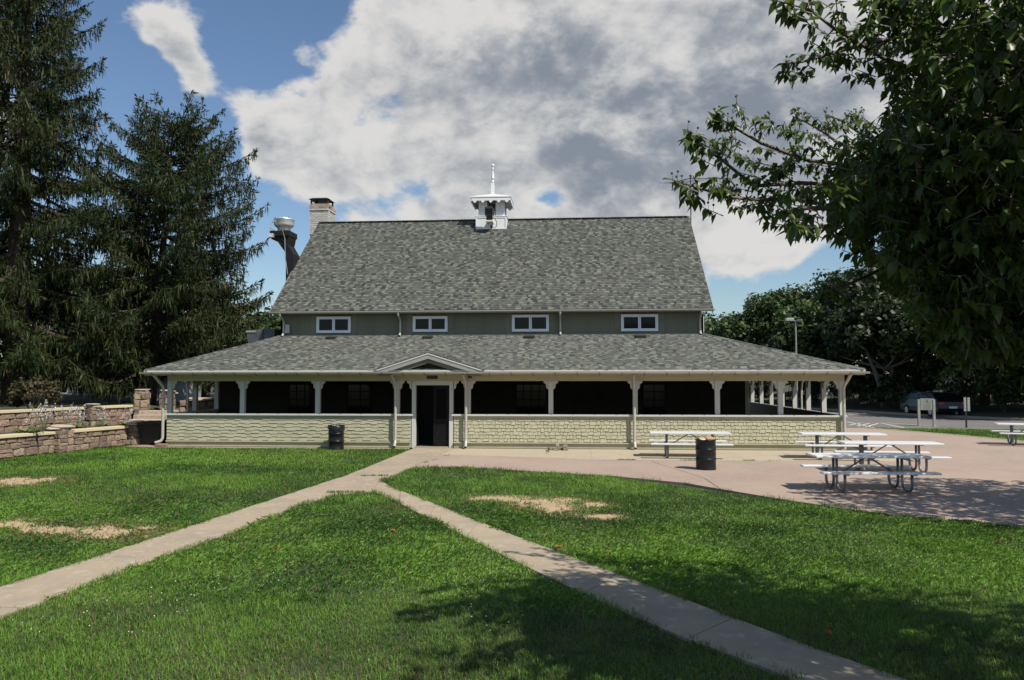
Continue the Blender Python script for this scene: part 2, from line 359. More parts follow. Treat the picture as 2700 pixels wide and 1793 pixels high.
LP_R = [(-4.2, -23.5), (-3.63, -19.04), (-3.55, -18.49), (-3.43, -17.0), (-3.17, -15.1), (-2.97, -11.78), (-2.6, -10.55), (-2.02, -10.16), (-2.36, -8.19), (-2.2, -7.4), (-2.09, -5.64), (-1.95, -2.07), (-1.75, -.35)]
RP_L = [(-2.02, -10.16), (-1.4, -11.13), (-.11, -13.42), (1.58, -16.41), (3.04, -18.83), (4.09, -20.17), (6.4, -23.5)]
RP_R = [(-2.36, -8.19), (-1.81, -9.42), (-.44, -11.6), (1.47, -14.75), (3.18, -17.36), (4.24, -19.06), (4.9, -20.0), (7.5, -23.4)]
left_path = LP_L + LP_R[::-1]
right_path = RP_L + RP_R[::-1]
edge = [(-2.36, -7.9), (-2.09, -5.64), (-.95, -5.36), (.9, -6.2), (3.12, -7.05), (4.87, -8.29), (6.44, -10.56), (7.62, -12.0), (8.77, -12.77), (9.67, -13.2), (11.6, -14.3), (16, -16.5), (32, -17)]
far = [(32, -9), (20.5, 1.7), (19.2, 4.2), (18.2, 7.45), (16.75, 10.85), (15.9, 12.1), (12.2, 12.6)]
patio = [(-2.0, -5.5)] + edge[2:] + far + [(12.2, -.02), (11.4, -.02), (-1.72, -.02), (-1.75, -.35), (-1.95, -2.07)]
lawn_right = [(15.95, 12.0), (16.85, 10.85), (18.3, 7.45), (19.3, 4.2), (20.6, 1.7), (32, -9), (50, -9), (50, 3), (23, 11.15), (17.6, 11.9)]
def along(pl, t):
    P = np.array(pl, float); s = np.r_[0, np.cumsum(np.linalg.norm(np.diff(P, axis=0), axis=1))]; s /= s[-1]
    return tuple(float(np.interp(t, s, P[:, i])) for i in (0, 1))
path = empty('concrete_path', (0, 0, 0)); path['kind'] = 'structure'
# left branch, cut square by joints at these Y values
ys = [-23.5, -21.2, -18.75, -16.4, -14.0, -11.7, -10.35]
def xat(pl, y):
    P = sorted(pl, key=lambda q: q[1]); return float(np.interp(y, [q[1] for q in P], [q[0] for q in P]))
for a, b in zip(ys[:-1], ys[1:]):
    mids_l = [q for q in LP_L if a < q[1] < b]; mids_r = [q for q in LP_R[:7] if a < q[1] < b]
    slab('path_slab', [(xat(LP_L, a), a)] + mids_l + [(xat(LP_L, b), b), (xat(LP_R[:8], b), b)] + mids_r[::-1] + [(xat(LP_R[:8], a), a)], -.08, 0, 'conc', path)
slab('path_slab', [(xat(LP_L, -10.35), -10.35), (xat(LP_L, -7.6), -7.6), (-2.28, -7.6), (-2.36, -8.19), (-2.02, -10.16), (-2.5, -10.35)], -.08, 0, 'conc', path)
slab('path_slab', [(xat(LP_L, -7.6), -7.6), (-3.38, -7.44), (-3.31, -5.2), (-2.09, -5.2), (-2.12, -6.0), (-2.28, -7.6)], -.08, 0, 'conc', path)
slab('path_slab', [(-3.31, -5.2), (xat(LP_L, -2.0), -2.0), (-1.95, -2.0), (-2.09, -5.2)], -.08, 0, 'conc', path)
slab('path_slab', [(xat(LP_L, -2.0), -2.0), (-3.2, -.02), (-1.75, -.02), (-1.95, -2.0)], -.08, 0, 'conc', path)
# right branch
T = np.linspace(0, 1, 10)
for a, b in zip(T[:-1], T[1:]):
    pts = [along(RP_L, a), along(RP_L, (a + b) / 2), along(RP_L, b), along(RP_R, b), along(RP_R, (a + b) / 2), along(RP_R, a)]
    slab('path_slab', pts, -.08, 0, 'conc', path)
pat = empty('patio', (0, 0, 0)); pat['kind'] = 'structure'
tan_y = [(-1.95, -2.07), (3.25, -3.45), (8.3, -3.35), (13.0, -3.1)]
def ty(x): return float(np.interp(x, [q[0] for q in tan_y], [q[1] for q in tan_y]))
xs = [-1.74, .62, 2.85, 5.0, 7.4, 9.6, 12.0]
for i, (a, b) in enumerate(zip(xs[:-1], xs[1:])):
    y0 = -.02
    slab('tan_slab', [(a if i else -1.93, ty(a)), (b, ty(b)), (b, y0), (a, y0)], -.08, 0, 'tan', pat, .004)
# pink area, cut along the crack that runs from the wall to the lawn
crack = [(4.55, ty(4.55)), (4.75, -4.6), (5.05, -5.7), (5.45, -7.4), (5.5, -9.2)]
pk1 = [(-1.97, -2.09), (3.25, ty(3.25) - .02)] + [(q[0] - .012, q[1] - .02) for q in crack] + edge[5:1:-1] + [(-2.07, -5.6)]
slab('pink_slab', pk1, -.08, -.002, 'pink', pat, .0)
cr2 = [(12.2, ty(12.2)), (14.2, -6.4), (16.2, -10.2), (17.2, -16.5)]
pk2 = [(q[0] + .012, q[1] - .02) for q in crack] + edge[6:11] + [(16, -16.45)] + [(q[0] - .012, q[1]) for q in cr2[::-1]] + [(8.3, ty(8.3) - .02)]
slab('pink_slab', pk2, -.08, -.003, 'pink', pat, .0)
pk3 = [(q[0] + .012, q[1]) for q in cr2] + [(32, -17)] + far[:5] + [(15.9, 12.0), (12.2, 12.5)]
slab('pink_slab', pk3, -.08, -.004, 'pink', pat, .0)
# rim of pale concrete along the far edge
rim = far[1:6]
for a, b in zip(rim[:-1], rim[1:]):
    d = np.array(b) - np.array(a); n_ = np.array((-d[1], d[0])); n_ = -n_ / np.linalg.norm(n_) * .28
    slab('rim_slab', [a, b, tuple(np.array(b) + n_), tuple(np.array(a) + n_)], -.08, .006, 'tan', pat, .0)
# strip of concrete at the foot of the left wall
ws = empty('walkway', (0, 0, 0)); ws['kind'] = 'structure'
slab('walk_slab', [(-13.6, -.05), (-12.35, -.35), (-7.0, -.22), (-7.0, -.02), (-12.0, -.02), (-12.3, 1.9), (-13.2, 1.9)], -.08, .0, 'pink', ws, .0)
slab('walk_slab', [(-6.98, -.22), (-3.35, -.2), (-3.35, -.02), (-6.98, -.02)], -.08, .0, 'tan', ws, .0)
# lawn base under the blades, bare soil patches
lawnL = [(-15.2, -24), (8.4, -24), (20, -24), (30, -17.2), (16, -16.6), (9.6, -13.3), (6.4, -10.6), (3.1, -7.1), (-.95, -5.4), (-2.1, -5.7), (-2.4, -8), (-3.3, -.3), (-12.3, -.36), (-13.7, .5), (-15.2, -4.6), (-16.5, -10), (-30, -24)]
flat('lawn', lawnL, -.035, 'soil'); flat('lawn', lawn_right, -.03, 'soil')
soil_blobs = []
def soil(u0, u1, v0, v1, n=18):
    c = G((u0 + u1) / 2, (v0 + v1) / 2); e = G(u1, (v0 + v1) / 2); t = G((u0 + u1) / 2, v0)
    rx = abs(e[0] - c[0]); ry = abs(t[1] - c[1]); soil_blobs.append((c[0], c[1], rx, ry))
    pl = [(c[0] + rx * 1.5 * math.cos(2 * math.pi * k / n), c[1] + ry * 1.5 * math.sin(2 * math.pi * k / n)) for k in range(n)]
    flat('bare_soil', pl, -.031 + .0004 * len(soil_blobs), 'bare')
soil(-40, 130, 1098, 1116); soil(1190, 1350, 1148, 1178); soil(1355, 1430, 1183, 1193); soil(1100, 1225, 1141, 1153); soil(1330, 1420, 1156, 1168)
soil(-60, 90, 1195, 1224); soil(30, 215, 1203, 1232); soil(150, 370, 1209, 1240)
def worn(x, y):          # 0 = middle of a bare patch, above 1 = untouched turf
    w = np.full(x.shape, 9.0)
    for cx_, cy_, rx, ry in soil_blobs:
        w = np.minimum(w, np.sqrt(((x - cx_) / rx) ** 2 + ((y - cy_) / ry) ** 2) + (vnoise(x, y, 2.6, 91) - .5) * .9 + (vnoise(x, y, 8, 92) - .5) * .5)
    return w
# road with parking bay lines
road = [(12.3, 60), (14.5, 44), (22, 29), (23.5, 24.2), (27.2, 18.7), (42, 8), (60, -2), (60, -8), (50, 2.9), (23, 11.1), (17.6, 11.85), (16.0, 12.25), (12.3, 12.8)]
flat('road', road, -.012, 'asphalt')
def stripe(pts, w=.1, z=-.007):
    q = MB()
    for a, b in zip(pts[:-1], pts[1:]):
        a = np.array(a[:2], float); b = np.array(b[:2], float); d = b - a; n_ = np.array((-d[1], d[0])) / np.linalg.norm(d) * w / 2
        q.add([(*(a - n_), z), (*(b - n_), z), (*(b + n_), z), (*(a + n_), z)], [(0, 1, 2, 3)])
    o = q.build('road_marking', 'paint_line'); o['kind'] = 'structure'; return o
P2 = lambda u, v: tuple(G(u, v)[:2])
stripe([P2(1953, 972), P2(2020, 987)]); stripe([P2(1962, 973), P2(2035, 975.2)]); stripe([P2(2030, 974.5), P2(2084, 986)])
for u in (1985, 2005, 2025): stripe([P2(u, 975 + (u - 1985) * .02), P2(u - 28, 980 + (u - 1985) * .09)])
stripe([P2(2045, 974.5), P2(2160, 982.5)], .1); stripe([P2(1955, 955.5), P2(2000, 960)], .11)
# kerb along the far side of the road and earth bank under the trees
kb = empty('kerb', (0, 0, 0)); kb['kind'] = 'structure'
kp = [(14.5, 44), (22, 29), (23.5, 24.2), (27.2, 18.7), (42, 8), (60, -2)]
for a, b in zip(kp[:-1], kp[1:]):
    d = np.array(b) - np.array(a); L = np.linalg.norm(d); n_ = np.array((d[1], -d[0])) / L * -.16; k = max(1, int(L / 2.4))
    for i in range(k):
        p0 = np.array(a) + d * i / k; p1 = np.array(a) + d * (i + .995) / k
        slab('kerb_stone', [tuple(p0), tuple(p1), tuple(p1 + n_), tuple(p0 + n_)], -.05, .12, 'tan', kb, .0)
bank = MB(); bk = [(14.7, 44.1), (22.2, 29.1), (23.7, 24.3), (27.4, 18.8), (42.2, 8.1), (60, -1.8)]
off = [(0, .1), (4, .35), (14, 1.2), (60, 4.0)]
vs_ = []
for x, y in bk:
    for d, z in off: vs_.append((x + d * .75, y + d * .66, z))
bank.add(vs_, [(i * 4 + j, i * 4 + j + 1, (i + 1) * 4 + j + 1, (i + 1) * 4 + j) for i in range(5) for j in range(3)])
o = bank.build('earth_bank', 'ground'); o['kind'] = 'structure'
# terraces on the left
bed = flat('planting_bed', [(-13.85, .75), (-15.1, -4.3), (-16.4, -9.8), (-18.8, -9.4), (-17.4, -2), (-15.6, 4.6), (-13.9, 4.6), (-13.2, 2.2)], .56, 'ground')
terr = MB().add([(-15.9, 4.9, 1.22), (-17.95, -2.6, 1.22), (-19.6, -9.3, 1.22), (-45, -9.3, 1.5), (-60, 60, 2.0), (-13.2, 60, 1.0), (-12.9, 12, .6), (-13.4, 5.2, .62)], [(0, 7, 6, 5, 4, 3, 2, 1)])
o = terr.build('upper_terrace', 'ground'); o['kind'] = 'structure'
upl = [(-20.4, -1.2), (-17.95, -2.6), (-19.4, -9.2), (-44, -9.2), (-44, 8), (-25.5, 6.5), (-22.5, 3.0)]
#==GRASS==
# ------------------------------------------------------------------ grass blades
def grass(name, pts, h, w, seed, lod=0, z=-.03):
    r = np.random.default_rng(seed); n = len(pts); x, y = pts[:, 0], pts[:, 1]
    az = r.uniform(0, 2 * np.pi, n); lean = r.uniform(.1, 1.25, n); bend = r.uniform(.2, 1.0, n)
    hh = h * r.uniform(.5, 1.25, n); ww = w * r.uniform(.7, 1.3, n)
    tall = vnoise(x, y, .9, 3); hh *= .62 + .75 * tall
    ca, sa = np.cos(az), np.sin(az); px, py = -sa, ca
    d1 = lean * hh * .45; d2 = lean * hh * (.8 + bend * .5); z1 = hh * .55; z2 = hh * (1.02 - lean * .35)
    V = np.empty((n, 5, 3), np.float32)
    V[:, 0] = np.stack([x - px * ww / 2, y - py * ww / 2, np.full(n, z)], 1); V[:, 1] = np.stack([x + px * ww / 2, y + py * ww / 2, np.full(n, z)], 1)
    V[:, 2] = np.stack([x + ca * d1 - px * ww * .42, y + sa * d1 - py * ww * .42, z + z1], 1); V[:, 3] = np.stack([x + ca * d1 + px * ww * .42, y + sa * d1 + py * ww * .42, z + z1], 1)
    V[:, 4] = np.stack([x + ca * d2, y + sa * d2, z + z2], 1)
    b = (np.arange(n) * 5)[:, None]
    F = [np.concatenate([b + np.array([[0, 1, 3]]), b + np.array([[0, 3, 2]]), b + np.array([[2, 3, 4]])]), np.concatenate([b + np.array([[0, 1, 3]]), b + np.array([[0, 3, 4]])]), b + np.array([[0, 1, 4]])][lod]
    big = .6 * vnoise(x, y, .45, 5) + .4 * vnoise(x, y, 1.7, 9); fine = vnoise(x, y, 5, 12)
    t = np.clip((big - .5) * 1.7 + .5 + r.normal(0, .22, n) + (fine - .5) * .55, 0, 1)[:, None]
    c = np.array([[.036, .090, .012]]) * (1 - t) + np.array([[.138, .258, .030]]) * t
    wn = np.clip((1.9 - worn(x, y)) / 1.1, 0, 1); dry = (r.random(n) < .38 * wn + .04 + .10 * np.clip(vnoise(x, y, .6, 21) - .55, 0, 1) * 4)[:, None]
    c = np.where(dry, np.array([[.20, .165, .07]]) * r.uniform(.7, 1.1, (n, 1)), c) * r.uniform(.8, 1.2, (n, 1))
    C = np.repeat(c[:, None, :], 5, 1); C[:, 4] *= 1.15
    return mesh_np(name, V.reshape(-1, 3), F, 'grass', C.reshape(-1, 3), kind='stuff')
holes = [left_path, right_path, patio]
def scatter(x0, x1, y0, y1, dens, seed, inside, jit=.07, fade=0.0):
    r = np.random.default_rng(seed); n = int((x1 - x0) * (y1 - y0) * dens)
    x = r.uniform(x0, x1, n); y = r.uniform(y0, y1, n)
    ok = inpoly(x, y, inside)
    x, y = x[ok], y[ok]
    if fade:             # neighbouring densities melt into each other
        yy = y + (vnoise(x, y, .5, 15) - .5) * 2.4; ok = r.random(len(x)) < np.clip((yy - y0) / fade, 0, 1) * np.clip((y1 - yy) / fade, 0, 1); x, y = x[ok], y[ok]
    # frustum with a margin
    P = np.stack([x, y, np.zeros_like(x)], 1); u, v, d = project(P)
    ok = (d > 3.2) & (u > -330) & (u < 2690); x, y = x[ok], y[ok]
    jx = x + (vnoise(x, y, 4, 31) - .5) * .16 + r.normal(0, jit * .35, len(x)); jy = y + (vnoise(x, y, 4, 32) - .5) * .16 + r.normal(0, jit * .35, len(x))
    ok = np.ones(len(x), bool)
    for k, hpoly in enumerate(holes):
        a = inpoly(jx, jy, hpoly)
        ok &= ~a
    wn = worn(x, y); ok &= r.random(len(x)) < np.clip((wn - .62) / .55, .03, 1)
    # thin worn zones
    ok &= r.random(len(x)) < np.clip(.62 + .75 * vnoise(x, y, 1.3, 51), 0, 1)
    return np.stack([x[ok], y[ok]], 1)
if not globals().get('NOGRASS'):
    g = [scatter(-16, 20, -26, -16.2, 3900, 1, lawnL, fade=2.4), scatter(-16, 20, -18.6, -11.2, 2350, 2, lawnL, fade=2.4), scatter(-17, 14, -13.6, -5.4, 1500, 3, lawnL, fade=2.4), scatter(-17, 14, -7.8, 3, 850, 4, lawnL, fade=2.4)]
    near = np.concatenate(g[:1]); mid = g[1]; farg = g[2]; vf = g[3]
    grass('lawn_grass', near, .060, .0055, 5); grass('lawn_grass', mid, .062, .009, 6, 1); grass('lawn_grass', farg, .066, .0155, 7, 2); grass('lawn_grass', vf, .07, .024, 8, 2)
    gr_ = scatter(15, 40, -9, 13, 420, 9, lawn_right); grass('lawn_grass', gr_, .09, .03, 10, 2)
    # long fringe along the edges of the paths and the patio
    r = np.random.default_rng(77); fr = []
    def fringe(pl, per_m, sd):
        P = np.array(pl, float)
        for a, b in zip(P[:-1], P[1:]):
            L = np.linalg.norm(b - a); n = int(L * per_m); t = r.random(n)[:, None]
            q = a + (b - a) * t + r.normal(0, sd, (n, 2)); fr.append(q)
    fringe(LP_L[:-1], 210, .035); fringe(LP_R[:7], 210, .035); fringe(RP_L[:-1], 210, .035); fringe(RP_R[:-1], 210, .035); fringe(edge[1:11], 130, .05)
    fr = np.concatenate(fr); ok = vnoise(fr[:, 0], fr[:, 1], 2.2, 61) > .40; fr = fr[ok]
    grass('edge_grass', fr, .105, .007, 12)
    cr = []
    for a, b in [((-2.95, -10.4), (-2.1, -10.3)), ((-3.3, -7.6), (-2.3, -7.55)), ((-2.07, -5.3), (-1.6, -2.3)), ((-4.6, -18.7), (-3.7, -18.75)), ((-1.45, -9.5), (-1.0, -10.5)), ((1.4, -.5), (1.6, -2.6)), ((5.0, -3.4), (6.2, -3.4)), ((7.0, -3.35), (8.3, -3.35)), ((3.6, -3.4), (4.2, -3.4))]:
        n = 170; t = r.random(n)[:, None]; cr.append(np.array(a) + (np.array(b) - np.array(a)) * t + r.normal(0, .035, (n, 2)))
    cr = np.concatenate(cr); cr = cr[vnoise(cr[:, 0], cr[:, 1], 3.1, 71) > .45]
    grass('joint_weeds', cr, .05, .011, 13, z=0.0)
    up = np.stack([r.uniform(-44, -17.5, 42000), r.uniform(-9.2, 8, 42000)], 1); up = up[inpoly(up[:, 0], up[:, 1], upl)]
    gu = grass('terrace_grass', up, .12, .04, 14, 2, z=1.28)
    # clover heads
    q = MB(); allp = np.concatenate([near, mid, farg]); r2 = random.Random(5)
    idx = [i for i in r2.sample(range(len(allp)), 9000)]
    cnt = 0
    for i in idx:
        x, y = allp[i]
        if vnoise(np.array([x]), np.array([y]), .55, 81)[0] < .56 or cnt > 480: continue
        cnt += 1; z = r2.uniform(.035, .06); s = r2.uniform(.005, .0095)
        q.add([(x - s, y, z), (x + s, y, z), (x, y - s, z), (x, y + s, z), (x, y, z - s * .7), (x, y, z + s)], [(0, 2, 5), (2, 1, 5), (1, 3, 5), (3, 0, 5), (2, 0, 4), (1, 2, 4), (3, 1, 4), (0, 3, 4)])
    q.build('clover_flowers', 'flower', kind='stuff')
# ------------------------------------------------------------------ the building
bld = empty('park_pavilion', (0, 0, 0), label='long pavilion with grey shingled roofs, cupola and pale green shingled porch wall', cat='building')
def xF(u, v=930, y=0.0): return float(PY(u, v, y)[0])
ZS = 1.17; ZB = 2.31; ZE = 2.68               # sill top, beam underside, roof edge
XL, XR = -12.12, 11.30                         # outer porch wall ends
EL, ER, EY = -12.62, 11.75, -.62               # eave corners
WY = 3.81; WL, WR = -9.37, 7.24                # upper wall
ZT = 4.12                                      # porch roof meets the wall
SL = (ZT - ZE) / (WY - EY)
PAL = np.array([(.160, .165, .134), (.122, .127, .105), (.086, .090, .079), (.062, .065, .058), (.043, .045, .042), (.102, .101, .085)])
def shingles(name, O, ud, vd, L, expo, xl, xr, parent, seed, wmin=.08, wmax=.23):
    r = np.random.default_rng(seed); O = np.array(O, float); ud = np.array(ud, float); vd = np.array(vd, float); nn = np.cross(ud, vd); nn /= np.linalg.norm(nn)
    if nn[2] < 0: nn = -nn
    V = []; C = []; rows = int(math.ceil(L / expo))
    for i in range(rows):
        v0 = i * expo - .012; v1 = min((i + 1) * expo, L); a, b = xl((v0 + v1) / 2), xr((v0 + v1) / 2)
        if b - a < .05: continue
        x = a - r.uniform(0, .25); par = r.integers(2)
        while x < b:
            w = r.uniform(wmin, wmax); x0, x1 = max(x, a), min(x + w, b); x += w
            if x1 - x0 < .015: continue
            par = 1 - par if r.random() < .86 else par      # raised tabs alternate with the darker layer between them
            c = PAL[r.choice([0, 1, 5, 2], p=[.34, .33, .20, .13]) if par else r.choice([2, 3, 4, 5], p=[.34, .36, .16, .14])] * r.uniform(.88, 1.12)
            t = (.022 if par else .012) + r.uniform(0, .004); lo = v0 - (r.uniform(.004, .014) if par else r.uniform(0, .004)); up = .003
            q = [O + ud * x0 + vd * lo + nn * (-.004), O + ud * x1 + vd * lo + nn * (-.004), O + ud * x1 + vd * lo + nn * t, O + ud * x0 + vd * lo + nn * t, O + ud * x1 + vd * (v1 + .02) + nn * up, O + ud * x0 + vd * (v1 + .02) + nn * up]
            V.append(q); C.append(np.repeat(c[None], 6, 0))
    V = np.array(V); C = np.array(C); b = (np.arange(len(V)) * 6)[:, None]
    F = np.concatenate([b + np.array([[0, 1, 2, 3]]), b + np.array([[3, 2, 4, 5]])])
    return mesh_np(name, V.reshape(-1, 3), F, 'shingle', C.reshape(-1, 3), parent, 'stuff')
def sheet(name, pts, th, mt, parent):
    P = [Vector(q) for q in pts]; n = (P[1] - P[0]).cross(P[2] - P[0]).normalized()
    if n.z > 0: n = -n
    q = MB(); k = len(P); q.add([tuple(a) for a in P] + [tuple(a + n * th) for a in P], [tuple(range(k)), tuple(range(k, 2 * k))[::-1]] + [(i, k + i, k + (i + 1) % k, (i + 1) % k) for i in range(k)])
    return q.build(name, mt, parent)
# --- porch roof: front, left and right slopes
front = sheet('porch_roof', [(EL, EY, ZE), (ER, EY, ZE), (WR, WY, ZT), (WL, WY, ZT)], .05, 'roofdeck', bld)
Lf = math.hypot(WY - EY, ZT - ZE)
shingles('roof_shingles', (0, EY, ZE), (1, 0, 0), (0, (WY - EY) / Lf, (ZT - ZE) / Lf), Lf, .126, lambda v: EL + (WL - EL) * v / Lf, lambda v: ER + (WR - ER) * v / Lf, front, 1)
YB = 14.6
right = sheet('porch_roof', [(ER, EY, ZE), (ER, YB, ZE), (WR, YB, ZT), (WR, WY, ZT)], .05, 'roofdeck', bld)
Lr = math.hypot(ER - WR, ZT - ZE)
shingles('roof_shingles', (ER, 0, ZE), (0, 1, 0), (-(ER - WR) / Lr, 0, (ZT - ZE) / Lr), Lr, .14, lambda v: EY + (WY - EY) * v / Lr, lambda v: YB, right, 2)
left = sheet('porch_roof', [(EL, YB, ZE), (EL, EY, ZE), (WL, WY, ZT), (WL, YB, ZT)], .05, 'roofdeck', bld)
Ll = math.hypot(WL - EL, ZT - ZE)
shingles('roof_shingles', (EL, 0, ZE), (0, 1, 0), ((WL - EL) / Ll, 0, (ZT - ZE) / Ll), Ll, .14, lambda v: EY + (WY - EY) * v / Ll, lambda v: YB, left, 3)
def hipcaps(a, b, parent, w=.13, step=.2, seed=0):
    a = Vector(a); b = Vector(b); d = b - a; L = d.length; d.normalize(); s = d.cross(Vector((0, 0, 1))).normalized(); n = int(L / step); r = random.Random(seed); q = []; C = []
    for i in range(n):
        o = a + d * (i * step); e = a + d * ((i + 1.15) * step); h0 = Vector((0, 0, .034)); h1 = Vector((0, 0, .018))
        dz = Vector((0, 0, -.045))
        q.append([o - s * w + dz * .9 + h0, o + h0 + Vector((0, 0, .012)), o + s * w + dz * .9 + h0, e - s * w + dz * .9 + h1, e + h1 + Vector((0, 0, .012)), e + s * w + dz * .9 + h1])
        C += [np.array([PAL[r.choice([1, 2, 2, 3, 3, 4])]] * 6)]
    V = np.array([[tuple(k) for k in x] for x in q]); bI = (np.arange(len(V)) * 6)[:, None]
    F = np.concatenate([bI + np.array([[0, 1, 4, 3]]), bI + np.array([[1, 2, 5, 4]])])
    return mesh_np('hip_caps', V.reshape(-1, 3), F, 'shingle', np.concatenate(C), parent, 'stuff')
hipcaps((EL, EY, ZE), (WL, WY, ZT), front, seed=1); hipcaps((ER, EY, ZE), (WR, WY, ZT), front, seed=2)
# --- main roof
RZ, RY = 9.78, 9.19; UEY, UEZ = 3.37, 5.07; RL, RR = -9.72, 7.63
mroof = sheet('main_roof', [(RL, UEY, UEZ), (RR, UEY, UEZ), (RR, RY, RZ), (RL, RY, RZ)], .10, 'roofdeck', bld)
Lm = math.hypot(RY - UEY, RZ - UEZ); vdm = (0, (RY - UEY) / Lm, (RZ - UEZ) / Lm)
shingles('roof_shingles', (0, UEY, UEZ), (1, 0, 0), vdm, Lm, .128, lambda v: RL, lambda v: RR, mroof, 4)
sheet('main_roof', [(RL, 2 * RY - UEY, UEZ), (RR, 2 * RY - UEY, UEZ), (RR, RY + .001, RZ), (RL, RY + .001, RZ)], .10, 'shingle', bld)
hipcaps((RL, RY, RZ), (RR, RY, RZ), mroof, .16, .145, seed=3)
for x, s in ((RL, -1), (RR, 1)):
    for sgn in (-1, 1):
        y0, z0 = RY + sgn * (RY - UEY), UEZ
        sheet('rake_board', [(x + s * .004, y0, z0 - .02), (x + s * .004, RY, RZ - .02), (x + s * .004, RY, RZ - .24), (x + s * .004, y0, z0 - .24)], .035, 'galv', bld)
# gable ends and back of the main block
for x in (WL, WR):
    MB().prism([(WY, 0.0), (YB - .03, 0.0), (YB - .03, 4.85), (RY, RZ - .35), (WY, 4.85)], 0, x - .08, x + .08).build('gable_wall', 'olive', bld)
B_('back_wall', 'olive', bld, WL + .09, WR - .09, YB - .2, YB - .05, 0, 4.9)
# --- upper wall with clapboards, windows
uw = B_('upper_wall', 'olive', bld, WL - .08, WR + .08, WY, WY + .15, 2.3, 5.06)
cl = MB(); h_ = .118; cl.add([(WL, -.001, 0), (WR, -.001, 0), (WR, -.030, 0), (WL, -.030, 0), (WR, -.010, h_), (WL, -.010, h_), (WL, -.001, h_), (WR, -.001, h_)], [(0, 1, 2, 3), (3, 2, 4, 5), (5, 4, 7, 6)])
cme = cl.mesh('clapboard', 'olive')
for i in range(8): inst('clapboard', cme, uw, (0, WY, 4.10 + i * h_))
WIN = [(730, 809, 731, 769), (952, 1032, 730, 766.5), (1180.5, 1265.5, 726.5, 766), (1432, 1517, 725.5, 765)]
wz0, wz1 = 4.20, 4.87
for u0, u1, v0, v1 in WIN:
    a = PY(u0, v1, WY - .05); b = PY(u1, v0, WY - .05); x0, x1 = float(a[0]), float(b[0]); z0, z1 = float(a[2]) + .02, float(b[2]) + .02
    for c0, c1 in ((x0 - .24, x0 + .01), (x1 - .01, x1 + .24)): B_('window_casing', 'olive', bld, c0, c1, WY - .040, WY - .002, 4.12, 5.04)
    w = B_('window', 'glass', bld, x0 + .05, x1 - .05, WY - .050, WY - .032, z0 + .05, z1 - .05)
    f = MB(); d0, d1 = WY - .095, WY - .045; t = .055
    f.box(x0, x1, d0, d1, z0, z0 + t); f.box(x0, x1, d0, d1, z1 - t, z1); f.box(x0, x0 + t, d0, d1, z0 + t, z1 - t); f.box(x1 - t, x1, d0, d1, z0 + t, z1 - t)
    f.build('window_frame', 'winframe', w); xm = (x0 + x1) / 2
    for p0, p1 in ((x0 + t, xm - .004), (xm + .004, x1 - t)):
        f = MB(); e0, e1 = WY - .082, WY - .0505; t2 = .05
        f.box(p0, p1, e0, e1, z0 + t, z0 + t + t2); f.box(p0, p1, e0, e1, z1 - t - t2, z1 - t); f.box(p0, p0 + t2, e0, e1, z0 + t + t2, z1 - t - t2); f.box(p1 - t2, p1, e0, e1, z0 + t + t2, z1 - t - t2)
        f.build('sash', 'winframe', w)
B_('upper_soffit', 'olive', bld, RL + .05, RR - .05, UEY + .02, WY - .002, 4.985, 5.005)
B_('upper_fascia', 'galv', bld, RL, RR, UEY - .02, UEY + .015, UEZ - .12, UEZ - .02)
def gutter(x0, x1, y, z, rad, parent, name='gutter'):
    q = MB(); n = 8; sec = []
    for k in range(n + 1):
        a = math.pi + math.pi * k / n; sec.append((y + rad * math.cos(a), z + rad * math.sin(a)))
    vs_ = [(x0, *s) for s in sec] + [(x1, *s) for s in sec] + [(x0, y + (s[0] - y) * .86, z + (s[1] - z) * .86) for s in sec] + [(x1, y + (s[0] - y) * .86, z + (s[1] - z) * .86) for s in sec]
    N1 = n + 1; fs = []
    for k in range(n):
        fs += [(k, k + 1, N1 + k + 1, N1 + k), (2 * N1 + k + 1, 2 * N1 + k, 3 * N1 + k, 3 * N1 + k + 1), (k + 1, k, 2 * N1 + k, 2 * N1 + k + 1), (N1 + k, N1 + k + 1, 3 * N1 + k + 1, 3 * N1 + k)]
    q.add(vs_, fs); q.add([(x0, *s) for s in sec], [tuple(range(N1))]); q.add([(x1, *s) for s in sec], [tuple(range(N1))[::-1]])
    return q.build(name, 'pipe', parent)
gutter(RL - .03, RR + .03, UEY - .08, UEZ - .045, .062, bld)
B_('flashing', 'galv', bld, WL - .2, WR + .12, WY - .10, WY - .035, 4.085, 4.112)
def pipe(pts, r, parent, name='downspout', mt='pipe'):
    # round the corners a little
    P = [Vector(q) for q in pts]; outp = [P[0]]
    for i in range(1, len(P) - 1):
        a = (P[i - 1] - P[i]); b = (P[i + 1] - P[i]); k = min(.09, a.length * .4, b.length * .4)
        s_, e_ = P[i] + a.normalized() * k, P[i] + b.normalized() * k
        for t in (0, .33, .66, 1): outp.append((s_ * (1 - t) + P[i] * t) * (1 - t) + (P[i] * (1 - t) + e_ * t) * t)
    outp.append(P[-1]); q = MB().tube(outp, r, 10, cap=False)
    tb = q.build(name, mt, parent, smooth=True)
    e = outp[-1]; d = (outp[-1] - outp[-2]).normalized(); qq = MB().tube([e - d * .03, e - d * .001], r * .86, 10)
    qq.build('pipe_mouth', 'black', tb)
    return tb
for u in (654, 923, 1292, 1614):
    x = float(PY(u, 740, WY - .1)[0]); pipe([(x, UEY - .08, UEZ - .08), (x, UEY - .06, UEZ - .2), (x, WY - .09, 4.72), (x, WY - .09, 4.22), (x, WY - .26, 4.07)], .045, bld)
